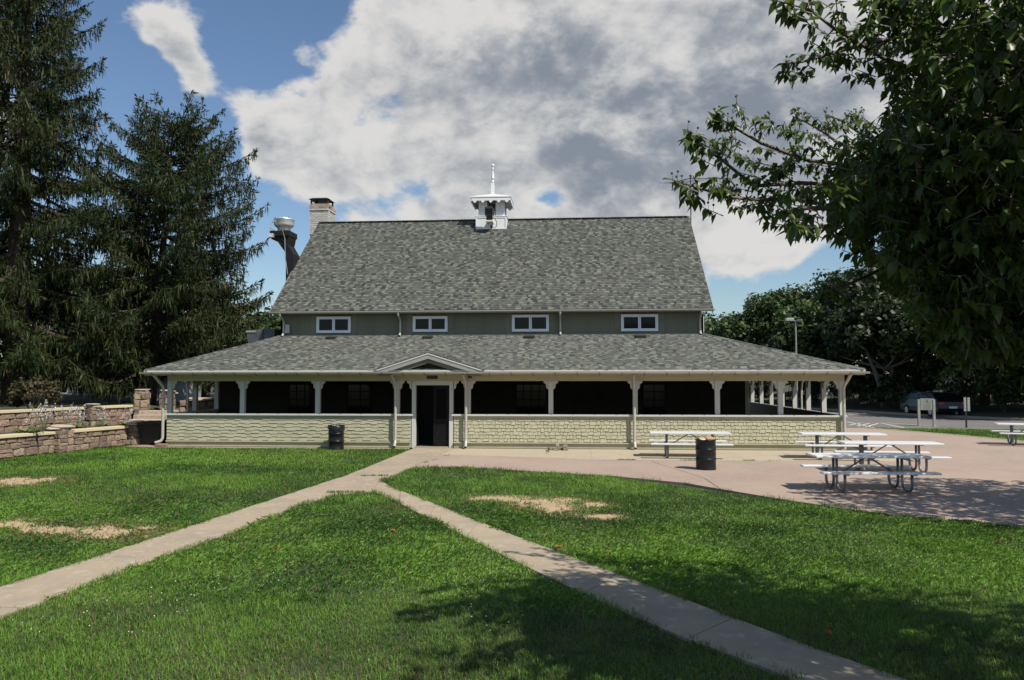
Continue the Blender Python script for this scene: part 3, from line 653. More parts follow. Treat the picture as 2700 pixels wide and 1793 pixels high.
# --- low roof vents
for u in (763, 986, 1220, 1477):
    c = PY(u, 781, 3.25); x = float(c[0]); zr = ZE + SL * (3.25 - EY); a = math.atan(SL); d = Vector((0, math.cos(a), math.sin(a))); n_ = Vector((0, -math.sin(a), math.cos(a)))
    q = MB(); o_ = Vector((x, 3.18, ZE + SL * (3.18 - EY))); vs_ = []
    for hh in (.012, .105):
        for (sx_, sy) in ((-.2, 0), (.2, 0), (.2, .36), (-.2, .36)): vs_.append(o_ + Vector((sx_ * (1.0 if hh > .05 else .94), 0, 0)) + d * sy + n_ * (hh if sy == 0 or hh < .05 else .06))
    q.add(vs_, [(0, 3, 2, 1), (4, 5, 6, 7), (0, 1, 5, 4), (1, 2, 6, 5), (2, 3, 7, 6), (3, 0, 4, 7)]); q.build('roof_vent', 'bronze', bld)
# --- eave of the porch
B_('soffit', 'cream', bld, EL + .06, ER - .06, EY + .03, .05, ZE - .13, ZE - .10)
B_('drip_edge', 'white', bld, EL, ER, EY - .022, EY + .015, ZE - .052, ZE + .004)
B_('fascia', 'cream', bld, EL + .01, ER - .01, EY + .0, EY + .028, ZE - .17, ZE - .055)
gt = gutter(EL - .10, ER + .10, EY - .078, ZE - .065, .066, bld)
hk = MB().tube([(0, -.150, .0), (0, -.140, -.045), (0, -.10, -.078), (0, -.05, -.085), (.015, .03, -.13)], .008, 5).mesh('gutter_hook', 'bronze')
x = EL + .35
while x < ER: inst('gutter_hook', hk, gt, (x, EY, ZE - .065)); x += .735
B_('side_fascia', 'cream', bld, ER - .03, ER, EY + .03, YB, ZE - .17, ZE - .055); B_('side_fascia', 'cream', bld, EL, EL + .03, EY + .03, YB, ZE - .17, ZE - .055)
B_('side_soffit', 'cream', bld, XR - .02, ER - .035, .06, YB, ZE - .13, ZE - .10); B_('side_soffit', 'cream', bld, EL + .035, XL + .02, .06, YB, ZE - .13, ZE - .10)
# --- beam (frieze)
B_('beam', 'cream', bld, XL, XR, .03, .20, ZB, 2.575)
B_('side_beam', 'cream', bld, XR - .17, XR - .002, .201, YB, ZB, 2.575); B_('side_beam', 'cream', bld, XL + .002, XL + .17, .201, WY - .02, ZB, 2.575)
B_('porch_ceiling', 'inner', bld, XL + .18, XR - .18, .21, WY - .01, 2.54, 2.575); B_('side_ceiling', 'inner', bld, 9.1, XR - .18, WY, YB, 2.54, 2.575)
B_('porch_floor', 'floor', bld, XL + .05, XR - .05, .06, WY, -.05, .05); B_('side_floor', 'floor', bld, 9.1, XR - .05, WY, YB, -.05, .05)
# --- posts with scroll brackets
prof = [(.082, 0), (.245, 0), (.245, -.062), (.232, -.072), (.205, -.078), (.182, -.095), (.166, -.122), (.160, -.155), (.158, -.205), (.150, -.235), (.130, -.262), (.105, -.280), (.082, -.290)]
def bracket(x, y, side, parent, axis=1):
    pl = [(x + side * a, ZB + b) for a, b in prof] if axis == 1 else [(y + side * a, ZB + b) for a, b in prof]
    if side < 0: pl = pl[::-1]
    if axis == 1: return MB().prism(pl, 1, y - .035, y + .035).build('bracket', 'white', parent)
    return MB().prism(pl, 0, x - .035, x + .035).build('bracket', 'white', parent)
posts = {}
for u in (389, 557, 731, 914.8, 953.5, 1040, 1079, 1270, 1465, 1655, 1801, 1943):
    x = xF(u); hw_ = .066 if u in (953.5, 1040) else .08; p_ = B_('porch_post', 'white', bld, x - hw_, x + hw_, .04, .19, ZS - .0, ZB - .002, ch=.006); posts[u] = x
    if u not in (389,): bracket(x, .115, -1, p_) if u not in (1040,) else None
    if u not in (1943,): bracket(x, .115, 1, p_) if u not in (953.5,) else None
    bracket(x, .19, 1, p_, 0) if u in (389, 1943) else None
dl, dr = posts[953.5], posts[1040]
for x, s in ((dl, 1), (dr, -1)):
    B_('door_jamb', 'white', bld, x - .07, x + .07, .036, .205, 0.0, ZS - .002)
B_('door_head', 'white', bld, dl + .068, dr - .068, .05, .18, 2.165, ZB - .001)
# right side posts seen through the porch, with low side wall
for k in range(1, 8):
    y = .11 + 1.85 * k; p_ = B_('porch_post', 'white', bld, XR - .17, XR - .01, y - .08, y + .08, ZS, ZB - .002, ch=.006)
    bracket(XR - .09, y, -1, p_, 0); bracket(XR - .09, y, 1, p_, 0)
for k in (1, 2):
    y = .11 + 1.83 * k; p_ = B_('porch_post', 'white', bld, XL + .01, XL + .17, y - .08, y + .08, ZS, ZB - .002, ch=.006)
    if k == 1: bracket(XL + .09, y, -1, p_, 0); bracket(XL + .09, y, 1, p_, 0)
pipe([(XR + .35, 5.2, 2.5), (XR + .1, 5.2, 2.25), (XR + .06, 5.2, 1.9), (XR + .06, 5.2, .1)], .045, bld)
pipe([(XL - .35, 1.65, 2.5), (XL - .1, 1.65, 2.25), (XL - .06, 1.65, 1.9), (XL - .06, 1.65, .1)], .045, bld)
# --- low wall, sill and cedar shingles
unit = MB().add([(-.5, 0, 0), (.5, 0, 0), (.5, -.028, 0), (-.5, -.028, 0), (-.5, -.004, 1), (.5, -.004, 1), (-.5, 0, 1), (.5, 0, 1)], [(0, 1, 2, 3), (3, 2, 5, 4), (4, 5, 7, 6), (0, 3, 4, 6), (2, 1, 7, 5)]).mesh('shingle', 'wallgreen')
sh = []
for (a, b, seed, wmin, wmax) in ((XL + .012, dl - .095, 3, .17, .33), (dr + .095, XR - .215, 4, .09, .235)):
    wall = B_('knee_wall', 'wallgreen', bld, a - (.01 if a < -5 else 0), b + (.2 if b > 5 else 0), .045, .185, 0, ZS - .075)
    r = random.Random(seed); rows = 7; ex = .118
    for i in range(rows):
        z = .222 + i * ex; x = a - r.uniform(0, .1); k = 0
        while x < b:
            w = r.uniform(wmin, wmax); x0, x1 = max(a, x), min(b, x + w); x += w; k += 1
            if x1 - x0 < .02: continue
            lo = z + (r.choice([.034, .030, .026] if seed == 3 else [.026, .022, .012]) if k % 2 else r.choice([0.0, 0.0, .006])) - r.uniform(0, .006)
            if i == 0: lo = max(lo, .222)
            sh.append((x0 + (.006 if seed == 4 else .0015), x1 - (.006 if seed == 4 else .0015), lo, min(z + ex + .05, 1.035) - lo, wall))
    B_('frieze_board', 'wallgreen', wall, a, b, .022, .043, 1.038, ZS - .068)
    B_('sill', 'white', wall, a - .07, b + (.08 if b < 5 else .26), -.055, .24, ZS - .066, ZS - .001, ch=.008)
    B_('water_table', 'cream', wall, a, b + (.2 if b > 5 else 0), -.045, .044, .178, .215)
    B_('base_board', 'wallgreen', wall, a, b + (.2 if b > 5 else 0), .012, .043, .012, .172)
B_('corner_board', 'wallgreen', bld, XR - .21, XR + .02, .015, .044, .216, ZS - .07); B_('side_wall', 'wallgreen', bld, XR - .06, XR, .187, YB, 0, ZS - .07); B_('side_shade_panel', 'dark', bld, XR - .20, XR - .061, .242, YB, .051, ZS - .07); B_('side_shade_cap', 'dark', bld, XR - .20, XR - .0, .242, YB, ZS - .068, ZS - .001); B_('side_sill', 'white', bld, XR + .001, XR + .07, .242, YB, ZS - .066, ZS - .001)  # dark panel and cap added to paint inner shade over the side wall
B_('side_wall', 'wallgreen', bld, XL, XL + .14, .187, WY - .02, 0, ZS - .07); B_('side_sill', 'white', bld, XL - .07, XL + .2, .242, WY - .02, ZS - .066, ZS - .001)
sh.sort(key=lambda q: ((q[0] + q[1]) / 2 - CAM[0]) ** 2 - 60 * (q[1] - q[0]))
for x0, x1, z0, hgt, wall in sh[:298]:
    inst('shingle', unit, wall, ((x0 + x1) / 2, .040, z0), (0, 0, 0), (x1 - x0, rnd.uniform(.8, 1.2), hgt))
for wname in {q[4].name for q in sh[298:]}:
    q = MB()
    for x0, x1, z0, hgt, wall in sh[298:]:
        if wall.name != wname: continue
        t = .028 * rnd.uniform(.8, 1.2)
        q.add([(x0, .040, z0), (x1, .040, z0), (x1, .040 - t, z0), (x0, .040 - t, z0), (x0, .037, z0 + hgt), (x1, .037, z0 + hgt)], [(0, 1, 2, 3), (3, 2, 5, 4), (0, 3, 4), (1, 5, 2)])
    q.build('shingle_courses', 'wallgreen', bpy.data.objects[wname], kind='stuff')
# --- downspouts on the front
for u in (910.5, 1073.5, 1463):
    x = xF(u, 950, -.2); pipe([(x - .03, EY - .05, 2.56), (x - .03, -.45, 2.44), (x, -.17, 2.22), (x, -.13, 2.0), (x, -.13, .22), (x + .01, -.32, .06)], .052, bld)
x = xF(376, 950, -.1); pipe([(x - .10, EY - .02, 2.56), (x - .10, -.42, 2.42), (x, -.12, 2.12), (x, -.10, 1.9), (x, -.10, .30), (x - .04, -.12, .20), (x - .22, -.2, .14)], .052, bld)
x = xF(1946, 950, -.1); pipe([(x + .08, EY + .02, 2.56), (x + .08, -.42, 2.42), (x, -.12, 2.12), (x, -.10, 1.9), (x, -.10, .06)], .052, bld)
# --- inner (shaded) wall of the ground floor with windows and doors
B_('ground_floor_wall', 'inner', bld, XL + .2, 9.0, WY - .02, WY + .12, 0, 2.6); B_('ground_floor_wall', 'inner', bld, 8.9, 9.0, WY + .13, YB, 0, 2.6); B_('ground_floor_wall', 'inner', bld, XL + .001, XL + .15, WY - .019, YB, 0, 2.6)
B_('corner_trim', 'cream', bld, 8.86, 9.02, WY - .045, WY - .022, .05, 2.53)
def sash_window(u0, u1, z0, z1, nx, nz, wood='dark'):
    x0, x1 = float(PY(u0, 910, WY)[0]), float(PY(u1, 910, WY)[0])
    w = B_('porch_window', 'glass', bld, x0, x1, WY - .034, WY - .022, z0, z1); f = MB(); d0, d1 = WY - .055, WY - .0345; t = .06
    f.box(x0, x1, d0, d1, z0, z0 + t); f.box(x0, x1, d0, d1, z1 - t, z1); f.box(x0, x0 + t, d0, d1, z0 + t, z1 - t); f.box(x1 - t, x1, d0, d1, z0 + t, z1 - t)
    for i in range(1, nx): xx = x0 + (x1 - x0) * i / nx; f.box(xx - .016, xx + .016, d0, d1, z0 + t, z1 - t)
    f.build('window_frame', wood, w); g_ = MB()
    for i in range(1, nz): zz = z0 + (z1 - z0) * i / nz; g_.box(x0 + t, x1 - t, d0 - .006, d0 - .001, zz - .016, zz + .016)
    g_.build('glazing_bars', wood, w)
sash_window(665, 722, .9, 2.2, 3, 4); sash_window(1188, 1262, .6, 2.2, 4, 5); sash_window(1480, 1536, .9, 2.2, 2, 4); sash_window(800, 862, .9, 2.2, 2, 4)
# --- double door of the porch, one leaf ajar
dz = 2.155
def leaf(x0, x1, name='door_leaf'):
    d = empty(name, (0, 0, 0), parent=bld); t = .035
    q = MB(); q.box(x0, x0 + .11, .12, .12 + t, .05, dz); q.box(x1 - .11, x1, .12, .12 + t, .05, dz); q.box(x0 + .11, x1 - .11, .12, .12 + t, dz - .12, dz); q.box(x0 + .11, x1 - .11, .12, .12 + t, .05, .30); q.box(x0 + .11, x1 - .11, .12, .12 + t, .86, 1.0)
    q.build('door_frame', 'dark', d); B_('door_panel', 'dark', d, x0 + .111, x1 - .111, .132, .148, .301, .859); B_('door_screen', 'screen', d, x0 + .111, x1 - .111, .138, .140, 1.001, dz - .121)
    return d
xm = (dl + dr) / 2 + .02
leaf(xm, dr - .072)
q = MB(); q.box(dl + .072, dl + .107, .16, .72, .05, dz); q.build('open_door_leaf', 'dark', bld)
B_('threshold', 'tan', bld, dl + .09, dr - .09, -.0, .2, .0, .048)
# --- sign over the door, small lamp on the beam, loose board
sg = empty('door_sign', (0, 0, 0), label='small dark sign with faded lettering on the beam above the door', cat='sign')
a = PY(984, 865.8, .0); b = PY(1009, 874, .0); B_('sign_board', 'sign', sg, float(a[0]), float(b[0]), .008, .028, float(b[2]), float(a[2]))
q = MB(); zz = (float(a[2]) + float(b[2])) / 2 - .004
rl = random.Random(3)
for w0, w1 in ((.06, .135), (.15, .235)):            # too faint to read in the photograph: two blurred words
    x = float(a[0]) + w0
    while x < float(a[0]) + w1:
        d = rl.uniform(.005, .009); z2 = zz + rl.uniform(-.003, .003); q.add([(x, .0065, z2), (x + d, .0065, z2), (x + d, .0065, z2 + .022), (x, .0065, z2 + .022)], [(0, 1, 2, 3)]); x += d + .004
q.build('lettering', 'signtext', sg)
lp = empty('porch_lamp', (0, 0, 0), label='small dark box lamp fixed to the beam right of the door', cat='lamp')
a = PY(1084, 869, -.03); B_('lamp_box', 'bronze', lp, float(a[0]) - .07, float(a[0]) + .07, -.08, .012, float(a[2]) - .045, float(a[2]) + .045, ch=.01); B_('lamp_arm', 'bronze', lp, float(a[0]) - .02, float(a[0]) + .02, .012, .029, float(a[2]) - .02, float(a[2]) + .02)
# little white box on the left end of the upper wall, white panel at the right gable
x = float(PY(665, 763, WY)[0]); bx = empty('meter_box', (x, WY - .1, 4.2), label='small grey electric box on the left end of the upper wall', cat='electric box'); B_('box_body', 'galv', bx, -.09, .09, -.03, .05, .03, .36, ch=.01); B_('box_cover', 'galv', bx, -.10, .10, -.05, -.031, .0, .12, ch=.01)
pv = empty('gable_vent', (WR + .14, 4.6, 4.1), label='white framed vent sticking out at the right end of the upper wall', cat='vent')
B_('vent_frame', 'white', pv, -.05, .10, 0, .06, .10, .75); B_('vent_slot', 'dark', pv, -.01, .05, -.004, -.001, .16, .68)
# --- gable over the door
ga = PY(988, 813.5, EY); gl = PY(864, 857.5, EY); gr2 = PY(1116, 857.5, EY)
ax, az = float(ga[0]), float(ga[2]); lx, rx = float(gl[0]), float(gr2[0]); bz = ZE - .0
yb = (az - ZE) / SL + EY
gab = empty('door_gable', (0, 0, 0), parent=bld)
for (xx, s, sd_) in ((lx, 1, 11), (rx, -1, 12)):
    sl_ = sheet('gable_roof', [(xx, EY - .06, bz), (ax, EY - .06, az), (ax, yb, az), (xx, EY + .03, bz)] if s > 0 else [(ax, EY - .06, az), (xx, EY - .06, bz), (xx, EY + .03, bz), (ax, yb, az)], .04, 'roofdeck', gab)
    run = abs(ax - xx); L = math.hypot(run, az - bz); vd = ((ax - xx) / L, 0, (az - bz) / L)
    q_ = shingles('roof_shingles', (xx, 0, bz), (0, 1, 0), vd, L, .14, lambda v: EY - .09, lambda v, L=L: EY + .03 + (yb - EY) * v / L, sl_, sd_)
    for (o_, h0, h1, y0, y1, mt) in ((0, -.012, -.055, -.115, -.07, 'white'), (0, -.058, -.20, -.098, -.062, 'rake'), (0, -.205, -.34, -.02, .02, 'olive')):
        za = lambda t: bz + (az - bz) * t
        x1_ = xx; MB().prism([(x1_, bz + h0), (ax, az + h0), (ax, az + h1), (x1_ + (ax - x1_) * max(0, min(1, -(h1 - h0) / (az - bz))), bz + h0)], 1, EY + y0, EY + y1).build('rake_trim', mt, gab)
MB().prism([(lx + .35, bz + .0), (rx - .35, bz + .0), (ax, az - .10)], 1, EY + .40, EY + .46).build('tympanum', 'olive', gab)
# --- cupola on the ridge
cu = empty('cupola', (0, 0, 0), parent=bld)
cy0 = 8.45; a = PY(1097, 529, cy0); b = PY(1168, 499, cy0); x0, x1 = float(a[0]), float(b[0]); z0, z1 = float(a[2]), float(b[2]); cxm = (x0 + x1) / 2; hw = (x1 - x0) / 2; cyc = cy0 + hw
base = B_('cupola_base', 'trim', cu, x0, x1, cy0, cy0 + 2 * hw, z0 - .1, z1, ch=.006)
q = MB(); t = .06
q.box(x0, x1, cy0 - .02, cy0 - .001, z1 - t, z1); q.box(x0, x1, cy0 - .02, cy0 - .001, z0, z0 + t); q.box(x0, x0 + t, cy0 - .02, cy0 - .001, z0 + t, z1 - t); q.box(x1 - t, x1, cy0 - .02, cy0 - .001, z0 + t, z1 - t); q.build('base_moulding', 'trim', cu)
B_('cupola_sill', 'trim', cu, x0 - .03, x1 + .03, cy0 - .035, cy0 + 2 * hw + .03, z1 + .001, z1 + .04, ch=.006)
zt = float(PY(1130, 462, cy0)[2]); ih = hw * .84
for sx_, sy in ((-1, -1), (1, -1), (-1, 1), (1, 1)):       # four corner piers leave arched windows on each face
    B_('cupola_pier', 'trim', cu, min(cxm + sx_ * ih, cxm + sx_ * ih * .33), max(cxm + sx_ * ih, cxm + sx_ * ih * .33), min(cyc + sy * ih, cyc + sy * ih * .90), max(cyc + sy * ih, cyc + sy * ih * .90), z1 + .041, zt + .25)
    B_('cupola_pier', 'trim', cu, min(cxm + sx_ * ih, cxm + sx_ * ih * .90) + (.001 if sx_ > 0 else 0), max(cxm + sx_ * ih, cxm + sx_ * ih * .90), min(cyc + sy * ih * .33, cyc + sy * ih * .899), max(cyc + sy * ih * .33, cyc + sy * ih * .899), z1 + .041, zt + .25)
for ang in (0, 1, 2, 3):
    q = MB(); w_ = ih * .33; d_ = ih * .95
    for xx in (-w_ + .02, 0, w_ - .02): q.box(xx - .02, xx + .02, -d_ - .012, -d_ + .012, z1 + .041, zt + .2)
    for zz in (z1 + .06, z1 + .22, z1 + .55): q.box(-w_, w_, -d_ - .011, -d_ + .011, zz - .018, zz + .018)
    for xx in (-w_ / 2, w_ / 2):                         # arched heads
        q.prism([(xx - w_ / 2, zt + .2), (xx - w_ / 2, zt - .10), (xx - w_ * .28, zt - .02), (xx, zt + .02), (xx + w_ * .28, zt - .02), (xx + w_ / 2, zt - .10), (xx + w_ / 2, zt + .2)], 1, -d_ - .008, -d_ + .008)
    o = q.build('window_tracery', 'black', cu); o.location = (cxm, cyc, 0); o.rotation_euler = (0, 0, ang * math.pi / 2)
ztop = float(PY(1135, 452, cy0 - .3)[2]); ro = hw * 1.32
zb_ = zt + .10
q = MB(); q.add([(cxm - ro, cyc - ro, zb_), (cxm + ro, cyc - ro, zb_), (cxm + ro, cyc + ro, zb_), (cxm - ro, cyc + ro, zb_), (cxm - ro, cyc - ro, zb_ + .05), (cxm + ro, cyc - ro, zb_ + .05), (cxm + ro, cyc + ro, zb_ + .05), (cxm - ro, cyc + ro, zb_ + .05), (cxm, cyc, zb_ + .36)], [(0, 3, 2, 1), (0, 1, 5, 4), (1, 2, 6, 5), (2, 3, 7, 6), (3, 0, 4, 7), (4, 5, 8), (5, 6, 8), (6, 7, 8), (7, 4, 8)])
q.build('cupola_roof', 'trim', cu)
for ang in range(4):                                     # scalloped valance
    q = MB(); n = 5; wv = 2 * ro / n; pl = [(-ro + .02, 0)]; top = 0
    for i in range(n):
        c0 = -ro + .02 + (2 * ro - .04) / n * (i + .5); s_ = (2 * ro - .04) / n / 2
        pl += [(c0 - s_, -.13), (c0 - s_ * .8, -.16), (c0 - s_ * .62, -.13), (c0 - s_ * .5, -.15), (c0 - s_ * .3, -.21), (c0, -.25), (c0 + s_ * .3, -.21), (c0 + s_ * .5, -.15), (c0 + s_ * .62, -.13), (c0 + s_ * .8, -.16), (c0 + s_, -.13)]
    pl += [(ro - .02, 0)]
    q.prism(pl[::-1], 1, -ro + .02, -ro + .04); o = q.build('valance', 'trim', cu); o.location = (cxm, cyc, zb_ - .001); o.rotation_euler = (0, 0, ang * math.pi / 2)
zf = zb_ + .26; hf = float(PY(1133, 378, cyc)[2]) - zf
fin = [(0.0, .0)]
pr = [(.085, 0), (.085, .38), (.06, .385), (.04, .40), (.055, .42), (.078, .445), (.055, .475), (.03, .50), (.05, .515), (.083, .54), (.075, .60), (.05, .70), (.032, .79), (.045, .80), (.03, .815), (.05, .84), (.05, .86), (.028, .89), (.045, .905), (.07, .93), (.078, .955), (.06, .985), (.0, 1.0)]
q = MB(); q.box(cxm - .075, cxm + .075, cyc - .075, cyc + .075, zf - .1, zf + hf * .40); q.lathe([(r_ * .9, z_ * hf) for r_, z_ in pr[2:]], 14, (cxm, cyc, zf)); q.build('finial', 'trim', cu, smooth=False)
# flood lamp in front of the cupola
a = PY(1128, 491, cy0 - .45); fl = empty('flood_lamp', (float(a[0]), cy0 - .45, float(a[2])), label='brown flood lamp on a white bracket in front of the cupola', cat='flood lamp')
q = MB(); q.prism([(-.19, -.13), (.19, -.13), (.21, .20), (-.20, .20)], 1, -.14, .02); q.prism([(-.20, .201), (.21, .201), (.15, .27), (-.13, .27)], 1, -.15, .05); q.build('lamp_housing', 'bronze', fl); MB().box(-.15, .16, -.152, -.142, -.09, .17).build('lamp_lens', 'glass', fl)
B_('ballast', 'black', fl, -.13, .15, -.06, .08, -.34, -.131); B_('bracket_plate', 'trim', fl, -.16, .17, -.10, .44, -.40, -.345)
MB().tube([(.14, 0, -.2), (.24, .05, -.25), (.33, .12, -.40), (.31, .25, -.56), (.2, .37, -.62), (.09, .40, -.55), (.1, .42, -.45)], .014, 6).build('cable', 'black', fl); MB().lathe([(.05, 0), (.06, .06), (.03, .1)], 10, (.07, .38, -.60)).build('junction_box', 'black', fl)
# --- chimney
chy = 9.95; a = PY(714, 500, chy); b = PY(757, 470, chy); x0, x1 = float(a[0]), float(b[0]); zt = float(PY(735, 482, chy)[2]); ztop = float(PY(735, 457, chy)[2])
ch = empty('chimney', (0, 0, 0), parent=bld); rb = random.Random(9); dp = x1 - x0
brk = MB().cbox(-.5, .5, -.5, .5, 0, 1, .05).mesh('brick', 'chimney'); brk2 = MB().cbox(-.5, .5, -.5, .5, 0, 1, .05).mesh('brick', 'chimtop')
B_('chimney_core', 'mortar', ch, x0 + .02, x1 - .02, chy + .02, chy + dp - .02, 5.0, ztop - .25)
z = float(PY(735, 540, chy)[2]); i = 0; hb = .105
while z + hb < ztop - .23:
    up_ = z > zt - .02; e = .035 if abs(z - zt) < .12 or (z > zt + .25 and z < zt + .4) else 0.0
    nb = 4
    for k in range(nb + (i % 2)):
        w = (dp + 2 * e) / nb; xa = x0 - e + (k - .5 * (i % 2)) * w; xb = xa + w; xa, xb = max(xa, x0 - e), min(xb, x1 + e)
        if xb - xa < .03: continue
        inst('brick', brk2 if up_ else brk, ch, ((xa + xb) / 2, chy + .02 - e + rb.uniform(-.004, .004), z), (0, 0, 0), (xb - xa - .012, .1, hb - .012))
        inst('brick', brk2 if up_ else brk, ch, (x1 - .02 + e, chy + .06 + (xa + xb) / 2 - x0, z), (0, 0, 0), (.1, xb - xa - .012, hb - .012)) if xa - x0 > -.01 else None
    z += hb; i += 1
zc_ = ztop - .24
for sx_ in (x0 + .06, x1 - .06):
    for sy in (chy + .06, chy + dp - .06): B_('cap_leg', 'black', ch, sx_ - .035, sx_ + .035, sy - .035, sy + .035, zc_, ztop - .04)
q = MB(); q.add([(x0 - .05, chy - .05, ztop - .04), (x1 + .05, chy - .05, ztop - .04), (x1 + .05, chy + dp + .05, ztop - .04), (x0 - .05, chy + dp + .05, ztop - .04), (x0 + .12, chy + .12, ztop + .05), (x1 - .12, chy + .12, ztop + .05), (x1 - .12, chy + dp - .12, ztop + .05), (x0 + .12, chy + dp - .12, ztop + .05)], [(0, 3, 2, 1), (4, 5, 6, 7), (0, 1, 5, 4), (1, 2, 6, 5), (2, 3, 7, 6), (3, 0, 4, 7)]); q.build('chimney_cap', 'black', ch)
# --- kitchen exhaust fan on its bent duct beside the left gable
fy = 6.2; c = PY(655, 536, fy); fx, fz = float(c[0]), float(c[2]); s_ = float(PY(678, 536, fy)[0] - PY(632, 536, fy)[0]) / 2
fan = empty('exhaust_fan', (fx, fy, 0), label='shiny steel exhaust fan on a dark bent duct left of the main roof', cat='exhaust fan')
hh = float(PY(655, 503, fy)[2]) - fz
MB().lathe([(s_ * .62, 0), (s_ * .62, hh * .26), (s_ * .66, hh * .32), (s_ * .86, hh * .40), (s_ * .95, hh * .52), (s_ * .97, hh * .82), (s_ * 1.0, hh * .84), (s_ * 1.02, hh * .88), (s_ * .66, hh * .92), (s_ * .64, hh * .98), (s_ * .60, hh)], 28, (0, 0, fz)).build('fan_bowl', 'steel', fan, smooth=True)
for an in range(3): B_('top_slot', 'black', fan, -.02 + (an - 1) * .3, .02 + (an - 1) * .3, -s_ * .66, -s_ * .62, fz + hh * .925, fz + hh * .975)
P_ = lambda u, v: (float(PY(u, v, fy)[0]) - fx, float(PY(u, v, fy)[2]))
q = MB(); q.prism([P_(634, 547), P_(634, 555), P_(646, 556), P_(649, 562), P_(667, 587), P_(667, 700), P_(684, 700), P_(684, 590), P_(671, 567), P_(675, 548)], 1, -.42, .42); q.build('duct', 'duct', fan)
q = MB(); a1 = P_(632, 541); a2 = P_(676, 547.5); q.box(a1[0], a2[0], -.5, .5, a2[1], fz - .002); q.build('curb', 'duct', fan)
b1 = P_(631, 544); b2 = P_(642, 553); B_('motor_box', 'steel', fan, b1[0], b2[0], -.62, -.425, b2[1], b1[1], ch=.02)
MB().tube([(-s_ * .8, -s_ * .5, fz + hh * .75), (-s_ * 1.05, -s_ * .5, fz + hh * .6), (-s_ * .9, -.6, fz + .1), (-s_ * .3, -.64, fz - .05), (s_ * .35, -.62, fz), (s_ * .5, -.5, fz - .35), (s_ * .55, -.47, fz - 1.2), (s_ * .8, -.47, fz - 1.9)], .018, 6).build('conduit', 'galv', fan)
B_('switch_box', 'galv', fan, -s_ * .72, -s_ * .5, -s_ * .9, -s_ * .72, fz + hh * .62, fz + hh * .78)
# --- rooftop air unit behind the left hip
a = PY(569, 763, 4.3); b = PY(632, 757, 4.3); x0, x1 = float(a[0]), float(b[0]); zt = float(b[2])
hv = empty('air_handler', (0, 0, 0), label='dark grey rooftop air unit with slanted hood behind the left hip', cat='air unit')
xm = x0 + (x1 - x0) * .58; B_('unit_body', 'hvac', hv, xm - .1, x1, 4.35, 5.6, 2.6, zt, ch=.02)
MB().prism([(x0 + .2, 2.7), (xm, 2.7), (xm, zt - .02), (xm - .18, zt - .3), (xm - .3, zt - .05), (x0, zt - .1)], 1, 4.3, 5.2).build('intake_hood', 'hvac', hv); B_('hood_lip', 'galv', hv, x0 - .02, xm - .28, 4.27, 4.299, zt - .16, zt - .085)
# --- aerial on the right end of the ridge
an_ = empty('tv_aerial', (float(PY(1592, 500, RY)[0]), RY - .1, 0), label='thin rooftop TV aerial on a mast at the right end of the ridge', cat='aerial'); zr = 8.9; zt = float(PY(1593, 411, RY)[2])
MB().tube([(0, 0, zr - .6), (0, 0, zt + .06)], .022, 6).build('mast', 'duct', an_)
ba = PY(1531, 423, RY); bb = PY(1662, 409, RY); ox = an_.location.x
A_ = Vector((float(ba[0]) - ox + .25, .0, float(ba[2]) - .02)); Bv = Vector((float(bb[0]) - ox, .25, float(bb[2])))
MB().tube([A_, (0, .02, zt - .02), Bv], .02, 5).build('boom', 'duct', an_)
for i in range(9):
    c = A_.lerp(Bv, i / 8); l = .75 - .03 * i; v_ = Vector((.62, -.75, -.22)).normalized() * l; MB().tube([c - v_, c + v_], .007, 4).build('element', 'duct', an_)
MB().tube([(0, 0, zt - .35), (.25, .1, zt - .6), (.05, .02, zt - 1.2), (0.01, 0, zt - 1.9)], .006, 4).build('aerial_lead', 'black', an_)
# ------------------------------------------------------------------ picnic tables
def make_table():
    t = empty('picnic_table', (0, 0, 0)); L = 1.2
    pk = MB().cbox(-L, L, -.118, .118, -.022, .022, .007).mesh('top_plank', 'alu'); bk = MB().cbox(-L, L, -.122, .122, -.021, .021, .007).mesh('seat_plank', 'alu')
    for y in (-.246, 0, .246): inst('top_plank', pk, t, (0, y, .74))
    for y in (-.66, .66): inst('seat_plank', bk, t, (0, y, .44))
    for x in (-.69, .69):
        for s in (-1, 1):
            pts = [(x, s * .10, .70), (x, s * .10, .22)]
            for k in range(1, 6): a = math.pi / 2 * k / 5; pts.append((x, s * (.10 + .17 * (1 - math.cos(a))), .22 - .185 * math.sin(a)))
            for k in range(1, 6): a = math.pi / 2 * k / 5; pts.append((x, s * (.40 + .17 * math.sin(a)), .035 + .185 * (1 - math.cos(a))))
            pts.append((x, s * .57, .395)); MB().tube(pts, .031, 8).build('leg', 'frame', t, smooth=True)
            B_('seat_support', 'frame', t, x - .03, x + .03, min(s * .53, s * .77), max(s * .53, s * .77), .394, .418)
        B_('top_support', 'frame', t, x - .03, x + .03, -.36, .36, .698, .717); MB().tube([(x, -.10, .28), (x, .10, .28)], .02, 6).build('cross_tube', 'frame', t)
        s = 1 if x > 0 else -1; MB().tube([(s * .04, 0, .70), (x - s * .02, 0, .30)], .019, 6).build('brace', 'frame', t)
    B_('centre_cleat', 'frame', t, -.03, .03, -.35, .35, .698, .716)
    return t
tb = make_table()
TT = [(5.84, -2.36, -2.5, 'white picnic table close to the pale green wall, behind the debris-filled drum'),
      (10.3, -2.55, -3.5, 'white picnic table nearest the right corner of the porch, rearmost of the cluster of three'),
      (10.45, -5.75, -3.0, 'middle white picnic table of the cluster of three on the pink patio'),
      (8.66, -9.15, 1.5, 'frontmost white picnic table, half in tree shade, its bent tube legs fully visible'),
      (18.72, 2.62, -16, 'white picnic table cut off by the right edge, beside the far grass')]
